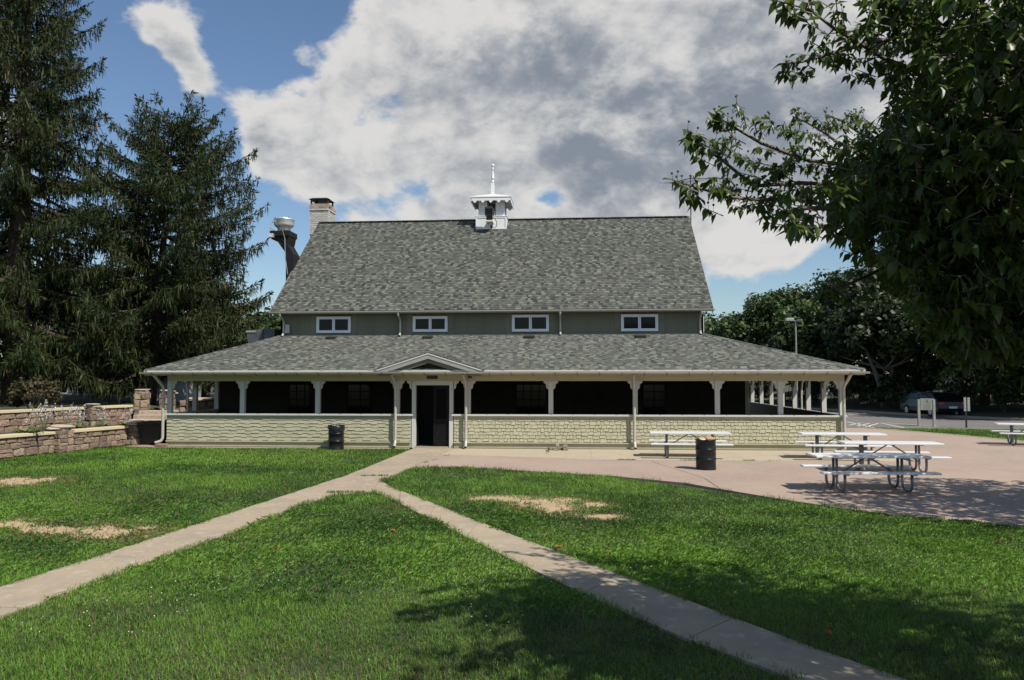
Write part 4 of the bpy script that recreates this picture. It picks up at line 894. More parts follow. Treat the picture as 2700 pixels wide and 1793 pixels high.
for i, (x, y, rz, lab) in enumerate(TT):
    o = tb if i == 0 else copy_tree(tb)
    o.location = (x, y, 0); o.rotation_euler = (0, 0, R(rz)); tag(o, lab, 'picnic table', 'picnic tables on the patio')
# ------------------------------------------------------------------ drums
def drum(x, y, lab, rz):
    d = empty('trash_drum', (x, y, 0), rz, lab, 'drum', 'black trash drums'); r_ = .262; h = .78; pr = [(r_ - .012, .0), (r_ + .006, .006), (r_ + .006, .022), (r_, .030)]
    for zc in (.27, .53):
        pr += [(r_, zc - .026), (r_ + .012, zc - .012), (r_ + .014, zc), (r_ + .012, zc + .012), (r_, zc + .026)]
    pr += [(r_, h - .03), (r_ + .008, h - .018), (r_ + .008, h), (r_ - .006, h), (r_ - .012, h - .02), (r_ - .012, .05)]
    MB().lathe(pr, 40, capt=True).build('drum_body', 'drum', d, smooth=True)
    MB().lathe([(r_ + .005, h - .012), (r_ + .014, h - .004), (r_ + .014, h + .006), (r_ + .004, h + .012), (r_ - .008, h + .004)], 40, capb=False, capt=False).build('drum_rim', 'drum', d, smooth=True)
    return d
a = G(779.5, 1033.5); d1 = drum(float(a[0]), -.52, 'black steel trash drum on the grass against the left wall, lined with a plastic bag', .4)
q = MB(); n = 44; rr = random.Random(4); rows = []
for j, (rad, z) in enumerate([(.245, .70), (.255, .80), (.272, .812), (.285, .79), (.288, .73), (.284, .66)]):
    for k in range(n):
        a_ = 2 * math.pi * k / n; w = .012 * math.sin(k * 2.1 + j) + rr.uniform(-.006, .006); drop = (.0 if j < 4 else .05 * math.sin(a_ * 1.0 + 2.6) + .03 * math.sin(3 * a_))
        rows.append(((rad + w * (j > 1)) * math.cos(a_), (rad + w * (j > 1)) * math.sin(a_), z - drop + rr.uniform(-.006, .006)))
q.add(rows, [(j * n + k, j * n + (k + 1) % n, (j + 1) * n + (k + 1) % n, (j + 1) * n + k) for j in range(5) for k in range(n)]); q.build('bin_liner', 'bag', d1, smooth=True)
a = G(1631, 1084); d2 = drum(float(a[0]), float(a[1]) + .22, 'black steel trash drum standing on the patio with rubbish at its rim', 1.9)
def crumple(name, mt, c, r_, lab, seed, sc=(1, 1, 1), cat='rubbish'):
    q = MB(); rr = random.Random(seed); nu, nv = 10, 6; vs_ = []
    for j in range(nv + 1):
        th = math.pi * j / nv
        for k in range(nu):
            ph = 2 * math.pi * k / nu; m_ = r_ * rr.uniform(.72, 1.15); vs_.append((m_ * math.sin(th) * math.cos(ph) * sc[0], m_ * math.sin(th) * math.sin(ph) * sc[1], m_ * math.cos(th) * sc[2]))
    q.add(vs_, [(j * nu + k, j * nu + (k + 1) % nu, (j + 1) * nu + (k + 1) % nu, (j + 1) * nu + k) for j in range(nv) for k in range(nu)])
    o = q.build(name, mt); o.location = c; return tag(o, lab, cat)
dx, dy = float(a[0]), float(a[1]) + .22
crumple('paper_bag', 'paper', (dx + .07, dy - .04, .80), .13, 'crumpled brown paper bag poking out of the patio drum', 5, (1.1, .8, .6)); crumple('food_wrapper', 'coping', (dx - .10, dy - .08, .785), .09, 'pale food wrapper in the left of the patio drum', 6, (1, .8, .5))
# liner of branches/plastic ring behind
# ------------------------------------------------------------------ loose blocks by the wall
bl = [((1264, 1295), 0, 'broken_bricks'), ]
def block(u0, u1, v0, v1, lab, y=-.45, dep=.2, rz=0, z=None, round_=False):
    a = PY(u0, v1, y); b = PY(u1, v0, y); w = float(b[0] - a[0]); h = max(.05, float(b[2] - a[2])); c = ((a[0] + b[0]) / 2)
    q = MB()
    if round_: q.lathe([(w / 2 * .92, 0), (w / 2, .02), (w / 2, h - .02), (w / 2 * .94, h)], 14)
    else: q.cbox(-w / 2, w / 2, -dep / 2, dep / 2, 0, h, .012)
    o = q.build('paving_block', 'block'); o.location = (float(c), y, max(0.0, float(a[2])) if z is None else z); o.rotation_euler = (0, 0, rz); tag(o, lab, 'block', 'loose paving blocks by the wall'); return h
block(1263, 1276, 1031, 1037.6, 'low round concrete block, leftmost of the loose blocks by the wall', z=0, round_=True)
h0 = block(1281, 1289.5, 1030, 1039, 'upright concrete block under the topmost loose block', y=-.5, z=0); block(1280.5, 1289, 1023.5, 1029.8, 'topmost loose concrete block, resting on the upright one', y=-.5, z=h0, rz=.15)
block(1290, 1298, 1031, 1037.5, 'small dark concrete block second from right among the loose blocks', y=-.33, z=0, rz=-.3); h1 = block(1298, 1309, 1032.5, 1039, 'lower concrete block of the right hand pair by the wall', y=-.5, z=0, rz=.1); block(1299, 1307.5, 1026.5, 1032.3, 'upper concrete block of the right hand pair by the wall', y=-.5, z=h1, rz=-.12)
# brick pads under the corner downspout
x = xF(374, 1020, -.2)
for i, (mt, lab) in enumerate((('brick', 'red brick under the left corner downspout'), ('block', 'grey brick lying on the red brick under the left corner downspout'))):
    o = MB().cbox(-.17, .17, -.10, .10, 0, .055, .006).build('pad_brick', mt); o.location = (x, -.22, .001 + i * .0555); o.rotation_euler = (0, 0, .1 * i); tag(o, lab, 'brick')
# ------------------------------------------------------------------ stone terrace walls
def stone_mesh(seed):
    rr = random.Random(seed); q = MB(); n = 8; ring = []; cut = [rr.uniform(.02, .17) for _ in range(8)]; j = lambda s: rr.uniform(-s, s)
    ring = [(-.5 + cut[0], -.5 + abs(j(.03))), (.5 - cut[1], -.5 + abs(j(.03))), (.5 - abs(j(.05)), -.5 + cut[2]), (.5 - abs(j(.05)), .5 - cut[3]), (.5 - cut[4], .5 - abs(j(.03))), (-.5 + cut[5], .5 - abs(j(.03))), (-.5 + abs(j(.05)), .5 - cut[6]), (-.5 + abs(j(.05)), -.5 + cut[7])]
    vs_ = [(x_, .5, z_) for x_, z_ in ring] + [(x_, -.22 + j(.12), z_) for x_, z_ in ring] + [(x_ * rr.uniform(.74, .9), -.45 + j(.14), z_ * rr.uniform(.74, .9)) for x_, z_ in ring] + [(j(.2), -.55 + j(.14), j(.2))]
    fs = []
    for k in range(n):
        k2 = (k + 1) % n; fs += [(k, k2, n + k2, n + k), (n + k, n + k2, 2 * n + k2, 2 * n + k), (2 * n + k, 2 * n + k2, 3 * n)]
    q.add(vs_, fs); return q.mesh('stone', 'stone')
STONES = [stone_mesh(i) for i in range(14)]
def stone_panel(parent, a, b, z0, z1, rows, wmin, wmax, seed, th=.36, depth=.09):
    """stones on the face that looks to the right of a->b"""
    rr = random.Random(seed); a = Vector((*a, 0)); b = Vector((*b, 0)); d = b - a; L = d.length; d.normalize(); n_ = Vector((d.y, -d.x, 0)); ang = math.atan2(d.y, d.x)
    q = MB(); m_ = [a + n_ * -.035, b + n_ * -.035, b - n_ * th, a - n_ * th]; q.add([(*p[:2], z0 - .1) for p in m_] + [(*p[:2], z1) for p in m_], [(0, 3, 2, 1), (4, 5, 6, 7), (0, 1, 5, 4), (1, 2, 6, 5), (2, 3, 7, 6), (3, 0, 4, 7)]); q.build('mortar_core', 'mortar', parent)
    hs = [rr.uniform(.8, 1.25) for _ in range(rows)]; s = sum(hs); z = z0
    for i in range(rows):
        h = (z1 - z0) * hs[i] / s; x = 0
        while x < L - .02:
            w = min(rr.uniform(wmin, wmax), L - x)
            if L - x - w < wmin * .5: w = L - x
            c = a + d * (x + w / 2) + n_ * -.02; wob = rr.uniform(-.012, .012); sp = h > .15 and rr.random() < .22
            if sp:
                k_ = rr.uniform(.35, .65)
                inst('stone', rr.choice(STONES), parent, (c.x, c.y, z + h * k_ / 2), (0, rr.uniform(-.04, .04), ang), (w * .95, depth * rr.uniform(.7, 1.3), h * k_ * .93)); inst('stone', rr.choice(STONES), parent, (c.x, c.y, z + h * (k_ + 1) / 2), (0, rr.uniform(-.04, .04), ang), (w * .95, depth * rr.uniform(.7, 1.3), h * (1 - k_) * .93))
            else: inst('stone', rr.choice(STONES), parent, (c.x, c.y, z + h / 2 + wob), (0, rr.uniform(-.07, .07), ang), (w * .955, depth * rr.uniform(.7, 1.4), h * .95))
            x += w
        z += h
def coping(parent, a, b, z, w=.46, over=.07, th=.085, n=1, seed=0):
    a = Vector((*a, 0)); b = Vector((*b, 0)); d = (b - a); L = d.length; d.normalize(); n_ = Vector((d.y, -d.x, 0)); rr = random.Random(seed)
    for i in range(n):
        p0 = a + d * (L * i / n + .004); p1 = a + d * (L * (i + 1) / n - .004); q = MB(); pts = [p0 + n_ * over, p1 + n_ * over, p1 - n_ * (w - over), p0 - n_ * (w - over)]; b_ = .015
        bot = [(*p[:2], z) for p in pts]; top = [(*p[:2], z + th - b_) for p in pts]; c = sum(pts, Vector()) / 4; t2 = [(*(p + (c - p).normalized() * b_ * 1.4)[:2], z + th) for p in pts]
        q.add(bot + top + t2, [(3, 2, 1, 0), (8, 9, 10, 11)] + [(k, (k + 1) % 4, 4 + (k + 1) % 4, 4 + k) for k in range(4)] + [(4 + k, 4 + (k + 1) % 4, 8 + (k + 1) % 4, 8 + k) for k in range(4)]); q.build('coping_slab', 'coping', parent)
def capstones(parent, c, z, w, seed, n=3):
    rr = random.Random(seed)
    for i in range(n):
        q = MB(); k = 9; rad = w * rr.uniform(.52, .72); ox = rr.uniform(-.06, .06) * (i > 0); zz = z + sum([.055, .05, .045][:i]); th = [.055, .05, .045][i]
        ring = [(rad * rr.uniform(.85, 1.12) * math.cos(2 * math.pi * j / k) * 1.15, rad * rr.uniform(.85, 1.12) * math.sin(2 * math.pi * j / k) * .85) for j in range(k)]
        vs_ = [(x_, y_, .0 + rr.uniform(-.006, .006)) for x_, y_ in ring] + [(x_ * 1.03, y_ * 1.03, th * .55) for x_, y_ in ring] + [(x_ * .9, y_ * .9, th) for x_, y_ in ring]
        q.add(vs_, [tuple(range(k))[::-1], tuple(range(2 * k, 3 * k))] + [(r_ * k + j, r_ * k + (j + 1) % k, (r_ + 1) * k + (j + 1) % k, (r_ + 1) * k + j) for r_ in (0, 1) for j in range(k)])
        o = q.build('cap_stone', 'capstone', parent); o.location = (c[0] + ox, c[1] + rr.uniform(-.05, .05), zz); o.rotation_euler = (rr.uniform(-.03, .03), rr.uniform(-.05, .05), rr.uniform(0, 3))
def pillar(parent, c, ang, z0, z1, w, seed):
    d = Vector((math.cos(ang), math.sin(ang))); n_ = Vector((d.y, -d.x)); c = Vector(c); cr = [c - d * w / 2 + n_ * w / 2, c + d * w / 2 + n_ * w / 2, c + d * w / 2 - n_ * w / 2, c - d * w / 2 - n_ * w / 2]
    for i in (0, 3, 1): stone_panel(parent, tuple(cr[i]), tuple(cr[(i + 1) % 4]), z0, z1, max(2, int((z1 - z0) / .22)), .16, .34, seed + i, th=.12)
    capstones(parent, c, z1, w, seed)
w1 = empty('front_retaining_wall', (0, 0, 0), label='front stone retaining wall with pale coping, at the left edge of the lawn', cat='stone wall')
A0, A1, A2, A3 = (-16.65, -10.9), (-14.52, -2.55), (-14.38, -2.0), (-13.80, .42)
stone_panel(w1, A0, (-14.99, -4.4), 0, .61, 2, .30, .62, 21); stone_panel(w1, (-14.99, -4.4), A1, 0, .61, 3, .22, .5, 22); stone_panel(w1, A2, A3, 0, .61, 3, .2, .46, 23)
coping(w1, A0, A1, .612, n=4); coping(w1, A2, A3, .612, n=1)
an = math.atan2(A3[1] - A0[1], A3[0] - A0[0]); pillar(w1, ((A1[0] + A2[0]) / 2 - .03, (A1[1] + A2[1]) / 2), an, 0, .72, .54, 31)
pillar(w1, (-13.72, .70), an, 0, .70, .5, 41)
w2 = empty('rear_retaining_wall', (0, 0, 0), label='rear stone retaining wall of the upper terrace, behind the flower bed', cat='stone wall')
C0, C1, C2, C3 = (-20.0, -11.5), (-16.60, 2.1), (-16.38, 2.92), (-15.98, 4.4)
zt2 = 1.21
stone_panel(w2, C0, C1, .5, zt2, 3, .35, .7, 51); stone_panel(w2, C2, C3, .5, zt2, 4, .22, .46, 52)
coping(w2, C0, C1, zt2 + .002, n=6, th=.09); coping(w2, C2, C3, zt2 + .002, n=1, th=.09); pillar(w2, ((C1[0] + C2[0]) / 2, (C1[1] + C2[1]) / 2), an, .5, zt2 + .06, .46, 61)
g1 = empty('gate_pillar', (0, 0, 0), label='sunlit stone gate pillar with flat caps, left of the garden steps', cat='stone pillar', group='stone gate pillars'); pillar(g1, (-15.72, 4.72), .35, .5, 1.80, .52, 71)
g2 = empty('gate_pillar', (0, 0, 0), label='stone gate pillar with flat caps, right of the garden steps', cat='stone pillar', group='stone gate pillars'); pillar(g2, (-14.75, 5.0), .35, .4, 1.76, .52, 81)
st = empty('garden_steps', (0, 0, 0), label='worn stone steps rising between the two gate pillars', cat='steps')
for i in range(4): q = MB(); q.cbox(-15.75 + .02 * i, -14.35, 3.35 + .36 * i, 4.1 + .36 * i, .0 + .02, .58 + .16 * i, .02); q.build('step', 'capstone', st)
w3 = empty('side_garden_wall', (0, 0, 0), label='low stone wall behind the left end of the porch', cat='stone wall')
stone_panel(w3, (-14.4, 5.3), (-10.4, 7.4), .3, 1.45, 4, .25, .55, 91)
for i, x in enumerate((-13.6, -12.6, -11.6)): capstones(w3, (x, 5.72 + (x + 13.6) * .525), 1.45, .95, 101 + i, 2)
# black tub at the corner
tu = empty('black_tub', (-13.02, .98, 0), .1, 'big black plastic tub with weeds on top, at the left corner of the porch', 'tub')
q = MB(); sec = []
for (hx, hy, z) in ((.36, .40, 0), (.40, .44, .06), (.50, .55, .74), (.54, .59, .76), (.54, .59, .82), (.49, .54, .82), (.47, .52, .74)):
    for k in range(16):
        a = 2 * math.pi * k / 16; ex_ = .35; sec.append((hx * math.copysign(abs(math.cos(a)) ** ex_, math.cos(a)), hy * math.copysign(abs(math.sin(a)) ** ex_, math.sin(a)), z))
q.add(sec, [tuple(range(16))[::-1], tuple(range(96, 112))] + [(r_ * 16 + k, r_ * 16 + (k + 1) % 16, (r_ + 1) * 16 + (k + 1) % 16, (r_ + 1) * 16 + k) for r_ in range(6) for k in range(16)]); q.build('tub_body', 'tub', tu, smooth=False)
# ------------------------------------------------------------------ plants in the bed
def leafblades(n, h, w, seed, spread, col, arch=.6, up=.5):
    r = np.random.default_rng(seed); V = []; C = []; F = []; k = 0
    for i in range(n):
        az = r.uniform(0, 2 * np.pi); l = h * r.uniform(.6, 1.15); ww = w * r.uniform(.7, 1.2); ca, sa = math.cos(az), math.sin(az); e = r.uniform(up * .5, up * 1.4); c = np.array(col) * r.uniform(.65, 1.35)
        ox, oy = r.normal(0, spread, 2)
        for j, t in enumerate((0, .35, .7, 1.0)):
            rad = l * t * math.cos(e) * (1 + .0 * t); z = l * (t * math.sin(e) - arch * .5 * t * t * math.cos(e)) + .02; hw = ww * (.25, 1.0, .8, .04)[j] / 2
            for s in (-1, 1): V.append((ox + ca * rad - sa * hw * s, oy + sa * rad + ca * hw * s, z + abs(hw) * .3)); C.append(c)
        b = k * 8; F += [(b + 2 * j, b + 2 * j + 1, b + 2 * j + 3, b + 2 * j + 2) for j in range(3)]; k += 1
    return np.array(V), np.array(F), np.array(C)
def hosta(x, y, z, n, h, stalks, seed, lab, sh_=.8):
    p_ = empty('hosta_plant', (x, y, z), label=lab, cat='plant', group='flowering plants in the bed'); V, F, C = leafblades(n, h, .12, seed, .08, (.075, .13, .03)); mesh_np('foliage', V, F, 'hosta', C, p_)
    rr = random.Random(seed)
    for i in range(stalks):
        a = rr.uniform(0, 6.28); l = sh_ * rr.uniform(.7, 1.25); t = rr.uniform(.1, .5); ex = Vector((math.cos(a) * l * t, math.sin(a) * l * t, l)); pts = [Vector((0, 0, .05)), ex * .5 + Vector((0, 0, l * .06)), ex]
        s_ = MB().tube(pts, .007, 4).build('flower_stalk', 'hosta_stalk', p_); q = MB()
        for k in range(rr.randint(5, 9)):
            c = pts[1].lerp(pts[2], .25 + .75 * rr.random()); dd = Vector((rr.uniform(-1, 1), rr.uniform(-1, 1), rr.uniform(-1.0, .1))).normalized() * rr.uniform(.03, .05); e = c + dd; w = .014; px_ = dd.orthogonal().normalized() * w
            q.add([tuple(c), tuple(e + px_), tuple(e - px_), tuple(e + dd.cross(px_).normalized() * w)], [(0, 1, 3), (0, 3, 2), (0, 2, 1), (1, 2, 3)])
        q.build('florets', 'hflower', s_, kind='stuff')
M['hosta_stalk'] = mat('flower_stalk_green', (.15, .17, .09), .6)
hl = [(-15.05, -3.0, 110, .62, 6, 1, 'broad leaved bright green hosta left of the front wall pillar'), (-15.15, -2.2, 60, .48, 13, 2, 'hosta with the tallest mass of pale flower stalks behind the wall pillar'), (-15.0, -1.3, 50, .46, 11, 3, 'hosta with leaning flower stalks just right of the wall pillar'), (-15.2, -.3, 46, .42, 9, 4, 'hosta with pale flower stalks above the middle of the sunlit coping'),
      (-15.0, .9, 40, .40, 8, 5, 'sparse flowering plant in front of the sunlit rear wall'), (-14.9, 2.2, 40, .38, 7, 6, 'sparse flowering plant at the right end of the bed, by the steps')]
for x, y, n, h, stk, sd_, lab in hl: hosta(x, y, .56, n, h, stk, sd_, lab, .95 if sd_ < 4 else .7)
V, F, C = leafblades(70, .12, .03, 9, .2, (.09, .15, .035)); o = mesh_np('tub_weeds', V, F, 'hosta', C, kind='stuff'); o.location = (-12.95, 1.05, .78); o['label'] = 'green weeds growing on top of the black tub'
# ------------------------------------------------------------------ house behind the spruces
HX0, HX1, HY = -29.5, -21.9, 16.0
hs = empty('neighbour_house', (0, 0, 0), label='blue grey clapboard house in deep shade behind the spruces', cat='house')
B_('wall', 'house', hs, HX0, HX1, HY, HY + 7, .6, 4.2); q = MB(); z = .95
while z < 4.1: q.add([(HX0, HY - .002, z), (HX1, HY - .002, z), (HX1, HY - .03, z), (HX0, HY - .03, z), (HX1, HY - .006, z + .16), (HX0, HY - .006, z + .16)], [(0, 1, 2, 3), (3, 2, 4, 5)]); z += .16
q.build('clapboards', 'house', hs, kind='stuff')
MB().prism([(HY - .5, 4.0), (HY + 7.5, 4.0), (HY + 3.5, 6.6)], 0, HX0 - .3, HX1 + .3).build('roof', 'houseroof', hs)
def hrect(u0, u1, v0, v1, name, mt, y): a = PY(u0 / K, v1 / K, HY); b = PY(u1 / K, v0 / K, HY); return B_(name, mt, hs, float(a[0]), float(b[0]), HY - y, HY - .004, float(a[2]), float(b[2]))
for u0, u1, v0, v1 in ((306, 328, 990, 1040), (346, 366, 990, 1042), (160, 178, 1000, 1035)):
    w = hrect(u0, u1, v0, v1, 'window', 'glass', .04); a = PY(u0 / K, v1 / K, HY); b = PY(u1 / K, v0 / K, HY); f = MB(); x0, x1, z0, z1 = float(a[0]), float(b[0]), float(a[2]), float(b[2]); t = .09; d0, d1 = HY - .07, HY - .041
    f.box(x0 - t, x0, d0, d1, z0 - t, z1 + t); f.box(x1, x1 + t, d0, d1, z0 - t, z1 + t); f.box(x0, x1, d0, d1, z1, z1 + t); f.box(x0, x1, d0, d1, z0 - t, z0); f.box(x0, x1, d0, d1, (z0 + z1) / 2 - .02, (z0 + z1) / 2 + .02); f.build('window_frame', 'housetrim', w)
d = hrect(275, 294, 992, 1066, 'door', 'dark', .05); a = PY(275 / K, 1066 / K, HY); b = PY(294 / K, 992 / K, HY); f = MB(); f.box(float(a[0]) - .1, float(a[0]), HY - .07, HY - .031, .9, float(b[2]) + .1); f.box(float(b[0]), float(b[0]) + .1, HY - .07, HY - .031, .9, float(b[2]) + .1); f.box(float(a[0]), float(b[0]), HY - .07, HY - .051, float(b[2]), float(b[2]) + .1); f.build('door_frame', 'housetrim', d)
ac = hrect(309, 334, 1026, 1041, 'air_conditioner', 'dark', .5)
# ------------------------------------------------------------------ far right: sign, post, car, fence, lamp
sb = empty('notice_board', (0, 0, 0), label='grey green park notice board on two posts at the edge of the road', cat='sign'); y = 13.6
def px(u, v, yy): a = PY(u / K, v / K, yy); return float(a[0]), float(a[2])
x0, z0 = px(2428, 1081, y); x1, z1 = px(2460, 1051, y)
B_('board', 'board', sb, x0 - .02, x1 + .02, y - .03, y + .03, z0, z1, ch=.008)
for a_, b_ in ((2419.5, 2424.5), (2459.5, 2464.5)): xa, _ = px(a_, 1080, y); xb, zt = px(b_, 1053, y); B_('post', 'postgrey', sb, xa, xb, y - .055, y + .055, -.1, zt)
q = MB(); cxm, zc = (x0 + x1) / 2, z1 - .14; q.add([(cxm - .09, y - .033, zc - .06), (cxm + .09, y - .033, zc - .06), (cxm + .02, y - .033, zc), (cxm + .04, y - .033, zc + .06), (cxm - .03, y - .033, zc + .1), (cxm - .02, y - .033, zc)], [(0, 1, 2, 5), (5, 2, 3, 4)])
rr = random.Random(8)
q.build('emblem', 'boardink', sb); q = MB()
for i in range(6):                                      # faint, illegible lines of print
    zz = z0 + .07 + i * .042; xx = x0 + .12 + rr.uniform(0, .05); q.add([(xx, y - .033, zz), (x1 - .12 - rr.uniform(0, .1), y - .033, zz), (x1 - .14, y - .033, zz + .008), (xx, y - .033, zz + .008)], [(0, 1, 2, 3)])
q.build('print_lines', 'board_print', sb) if 'board_print' in M else q.build('print_lines', 'boardink', sb)
pp = empty('parking_sign', (0, 0, 0), label='thin post with two narrow grey sign plates, right of the notice board', cat='sign'); y = 12.5
x0, z0 = px(2547.5, 1100, y); B_('post', 'black', pp, x0 - .035, x0 + .035, y - .02, y + .03, -.1, px(2547, 1046, y)[1]); 
for a_, b_ in ((2541, 2546.2), (2550.5, 2556)): xa, za = px(a_, 1084, y); xb, zb2 = px(b_, 1048, y); B_('sign_plate', 'postgrey', pp, xa, xb, y - .035, y - .022, za, zb2)
lm = empty('parking_lot_lamp', (0, 0, 0), label='slim parking lot lamp pole with two box heads above the right hip', cat='street lamp'); y = 30.0
xl, zt = px(2098, 845, y); MB().tube([(xl, y, 0), (xl, y, zt)], [.075, .05], 8).build('pole', 'galv', lm); xa, _ = px(2076, 845, y); MB().tube([(xl, y, zt - .05), (xa + .1, y, zt + .06)], .03, 5).build('arm', 'galv', lm); B_('lamp_head', 'galv', lm, xa - .1, xa + .42, y - .2, y + .2, zt - .05, zt + .18, ch=.03)
B_('lamp_head', 'hvac', lm, xl + .05, xl + .38, y - .2, y + .2, zt - .12, zt + .06, ch=.03)
vf = empty('vinyl_fence', (0, 0, 0), label='white vinyl fence panels with capped posts seen through the right end of the porch', cat='fence'); y = 44.0; x1, zt = px(2194, 1033, y); zt += .2
for k in range(2):
    xe = x1 - k * 2.6
    q = MB(); q.box(xe - .06, xe + .06, y - .06, y + .06, 0, zt + .12); q.lathe([(.07, 0), (.07, .03), (.03, .05), (.055, .10), (.03, .15), (0.002, .16)], 8, (xe, y, zt + .12)); q.build('fence_post', 'vinyl', vf)
    if k < 1:
        for j in range(13): B_('fence_board', 'vinyl', vf, xe - 2.54 + j * .1905, xe - 2.54 + j * .1905 + .186, y - .02, y + .02, .1, zt)
# dark blue car in the shade across the road
car = empty('parked_car', (24.7, 24.1, -.01), R(95), 'dark blue car parked in the tree shade across the road', 'car')
q = MB(); prof = [(-2.2, .35), (-2.28, .55), (-2.26, .92), (-2.05, 1.02), (-1.25, 1.45), (.2, 1.50), (1.15, 1.44), (1.85, 1.05), (2.2, .98), (2.28, .6), (2.22, .32)]
secs = []
for yy, sc, dz in ((-.88, .985, 0), (-.80, 1.0, .01), (.80, 1.0, .01), (.88, .985, 0)):
    for x_, z_ in prof: secs.append((x_ * sc, yy * (1 if z_ < 1.1 else .80), z_ + dz * 0))
n = len(prof); q.add(secs, [tuple(range(n))[::-1], tuple(range(3 * n, 4 * n))] + [(r_ * n + k, r_ * n + (k + 1) % n, (r_ + 1) * n + (k + 1) % n, (r_ + 1) * n + k) for r_ in range(3) for k in range(n)]); body = q.build('body', 'carpaint', car)
for s in (-1, 1):
    y0 = s * .90
    MB().add([(-1.3, y0 * .965, 1.09), (.0, y0 * .965, 1.09), (.0, y0 * .835, 1.42), (-.85, y0 * .835, 1.38)], [(0, 1, 2, 3)]).build('side_window', 'glass', car); MB().add([(.05, y0 * .965, 1.09), (1.5, y0 * .965, 1.09), (1.1, y0 * .835, 1.39), (.05, y0 * .835, 1.42)], [(0, 1, 2, 3)]).build('side_window', 'glass', car)
    for xw in (-1.4, 1.4):
        w = empty('wheel', (xw, s * .80, .33), parent=car); w.rotation_euler = (math.pi / 2, 0, 0)
        MB().lathe([(.20, -.10), (.31, -.11), (.33, -.07), (.33, .07), (.31, .11), (.20, .10)], 20).build('tyre', 'rubber', w); MB().lathe([(.2, -.112), (.19, -.09), (.05, -.085), (.05, .085), (.19, .09), (.2, .112)], 12).build('rim', 'rim', w)
    B_('tail_lamp', 'redlamp', car, -2.29, -2.2, min(s * .5, s * .84), max(s * .5, s * .84), .78, .93); B_('head_lamp', 'rim', car, 2.18, 2.29, min(s * .5, s * .84), max(s * .5, s * .84), .68, .82)
MB().add([(-2.0, -.68, 1.05), (-2.0, .68, 1.05), (-1.3, .62, 1.43), (-1.3, -.62, 1.43)], [(0, 1, 2, 3)]).build('rear_window', 'glass', car).location = (-.06, 0, .01)
B_('number_plate', 'plate', car, -2.30, -2.285, -.25, .25, .55, .68)
# fallen leaves
for i, (u, v, lab) in enumerate([(1290, 1264, 'curled brown leaf on the edge of the right path'), (1283, 1262.5, 'small brown leaf beside the right path'), (2303, 1258, 'orange leaf lying on the lawn near the right edge'), (634, 1270, 'dark red leaf on the lawn between the paths'), (1910, 1466, 'brown leaf in the shaded grass right of the path'), (905, 1228, 'tan leaf on the lawn near the right path')]):
    c = G(u, v); q = MB(); s = .05; q.add([(-s, 0, .01), (-s * .3, -s * .45, .035), (s * .5, -s * .35, .02), (s, 0, .0), (s * .5, s * .35, .04), (-s * .3, s * .45, .03), (0, 0, .005)], [(0, 1, 6), (1, 2, 6), (2, 3, 6), (3, 4, 6), (4, 5, 6), (5, 0, 6)])
    o = q.build('fallen_leaf', 'dryleaf'); o.location = (float(c[0]), float(c[1]), .02 if i > 1 else .004); o.rotation_euler = (.2, .1, i * 1.3); tag(o, lab, 'leaf', 'fallen leaves')
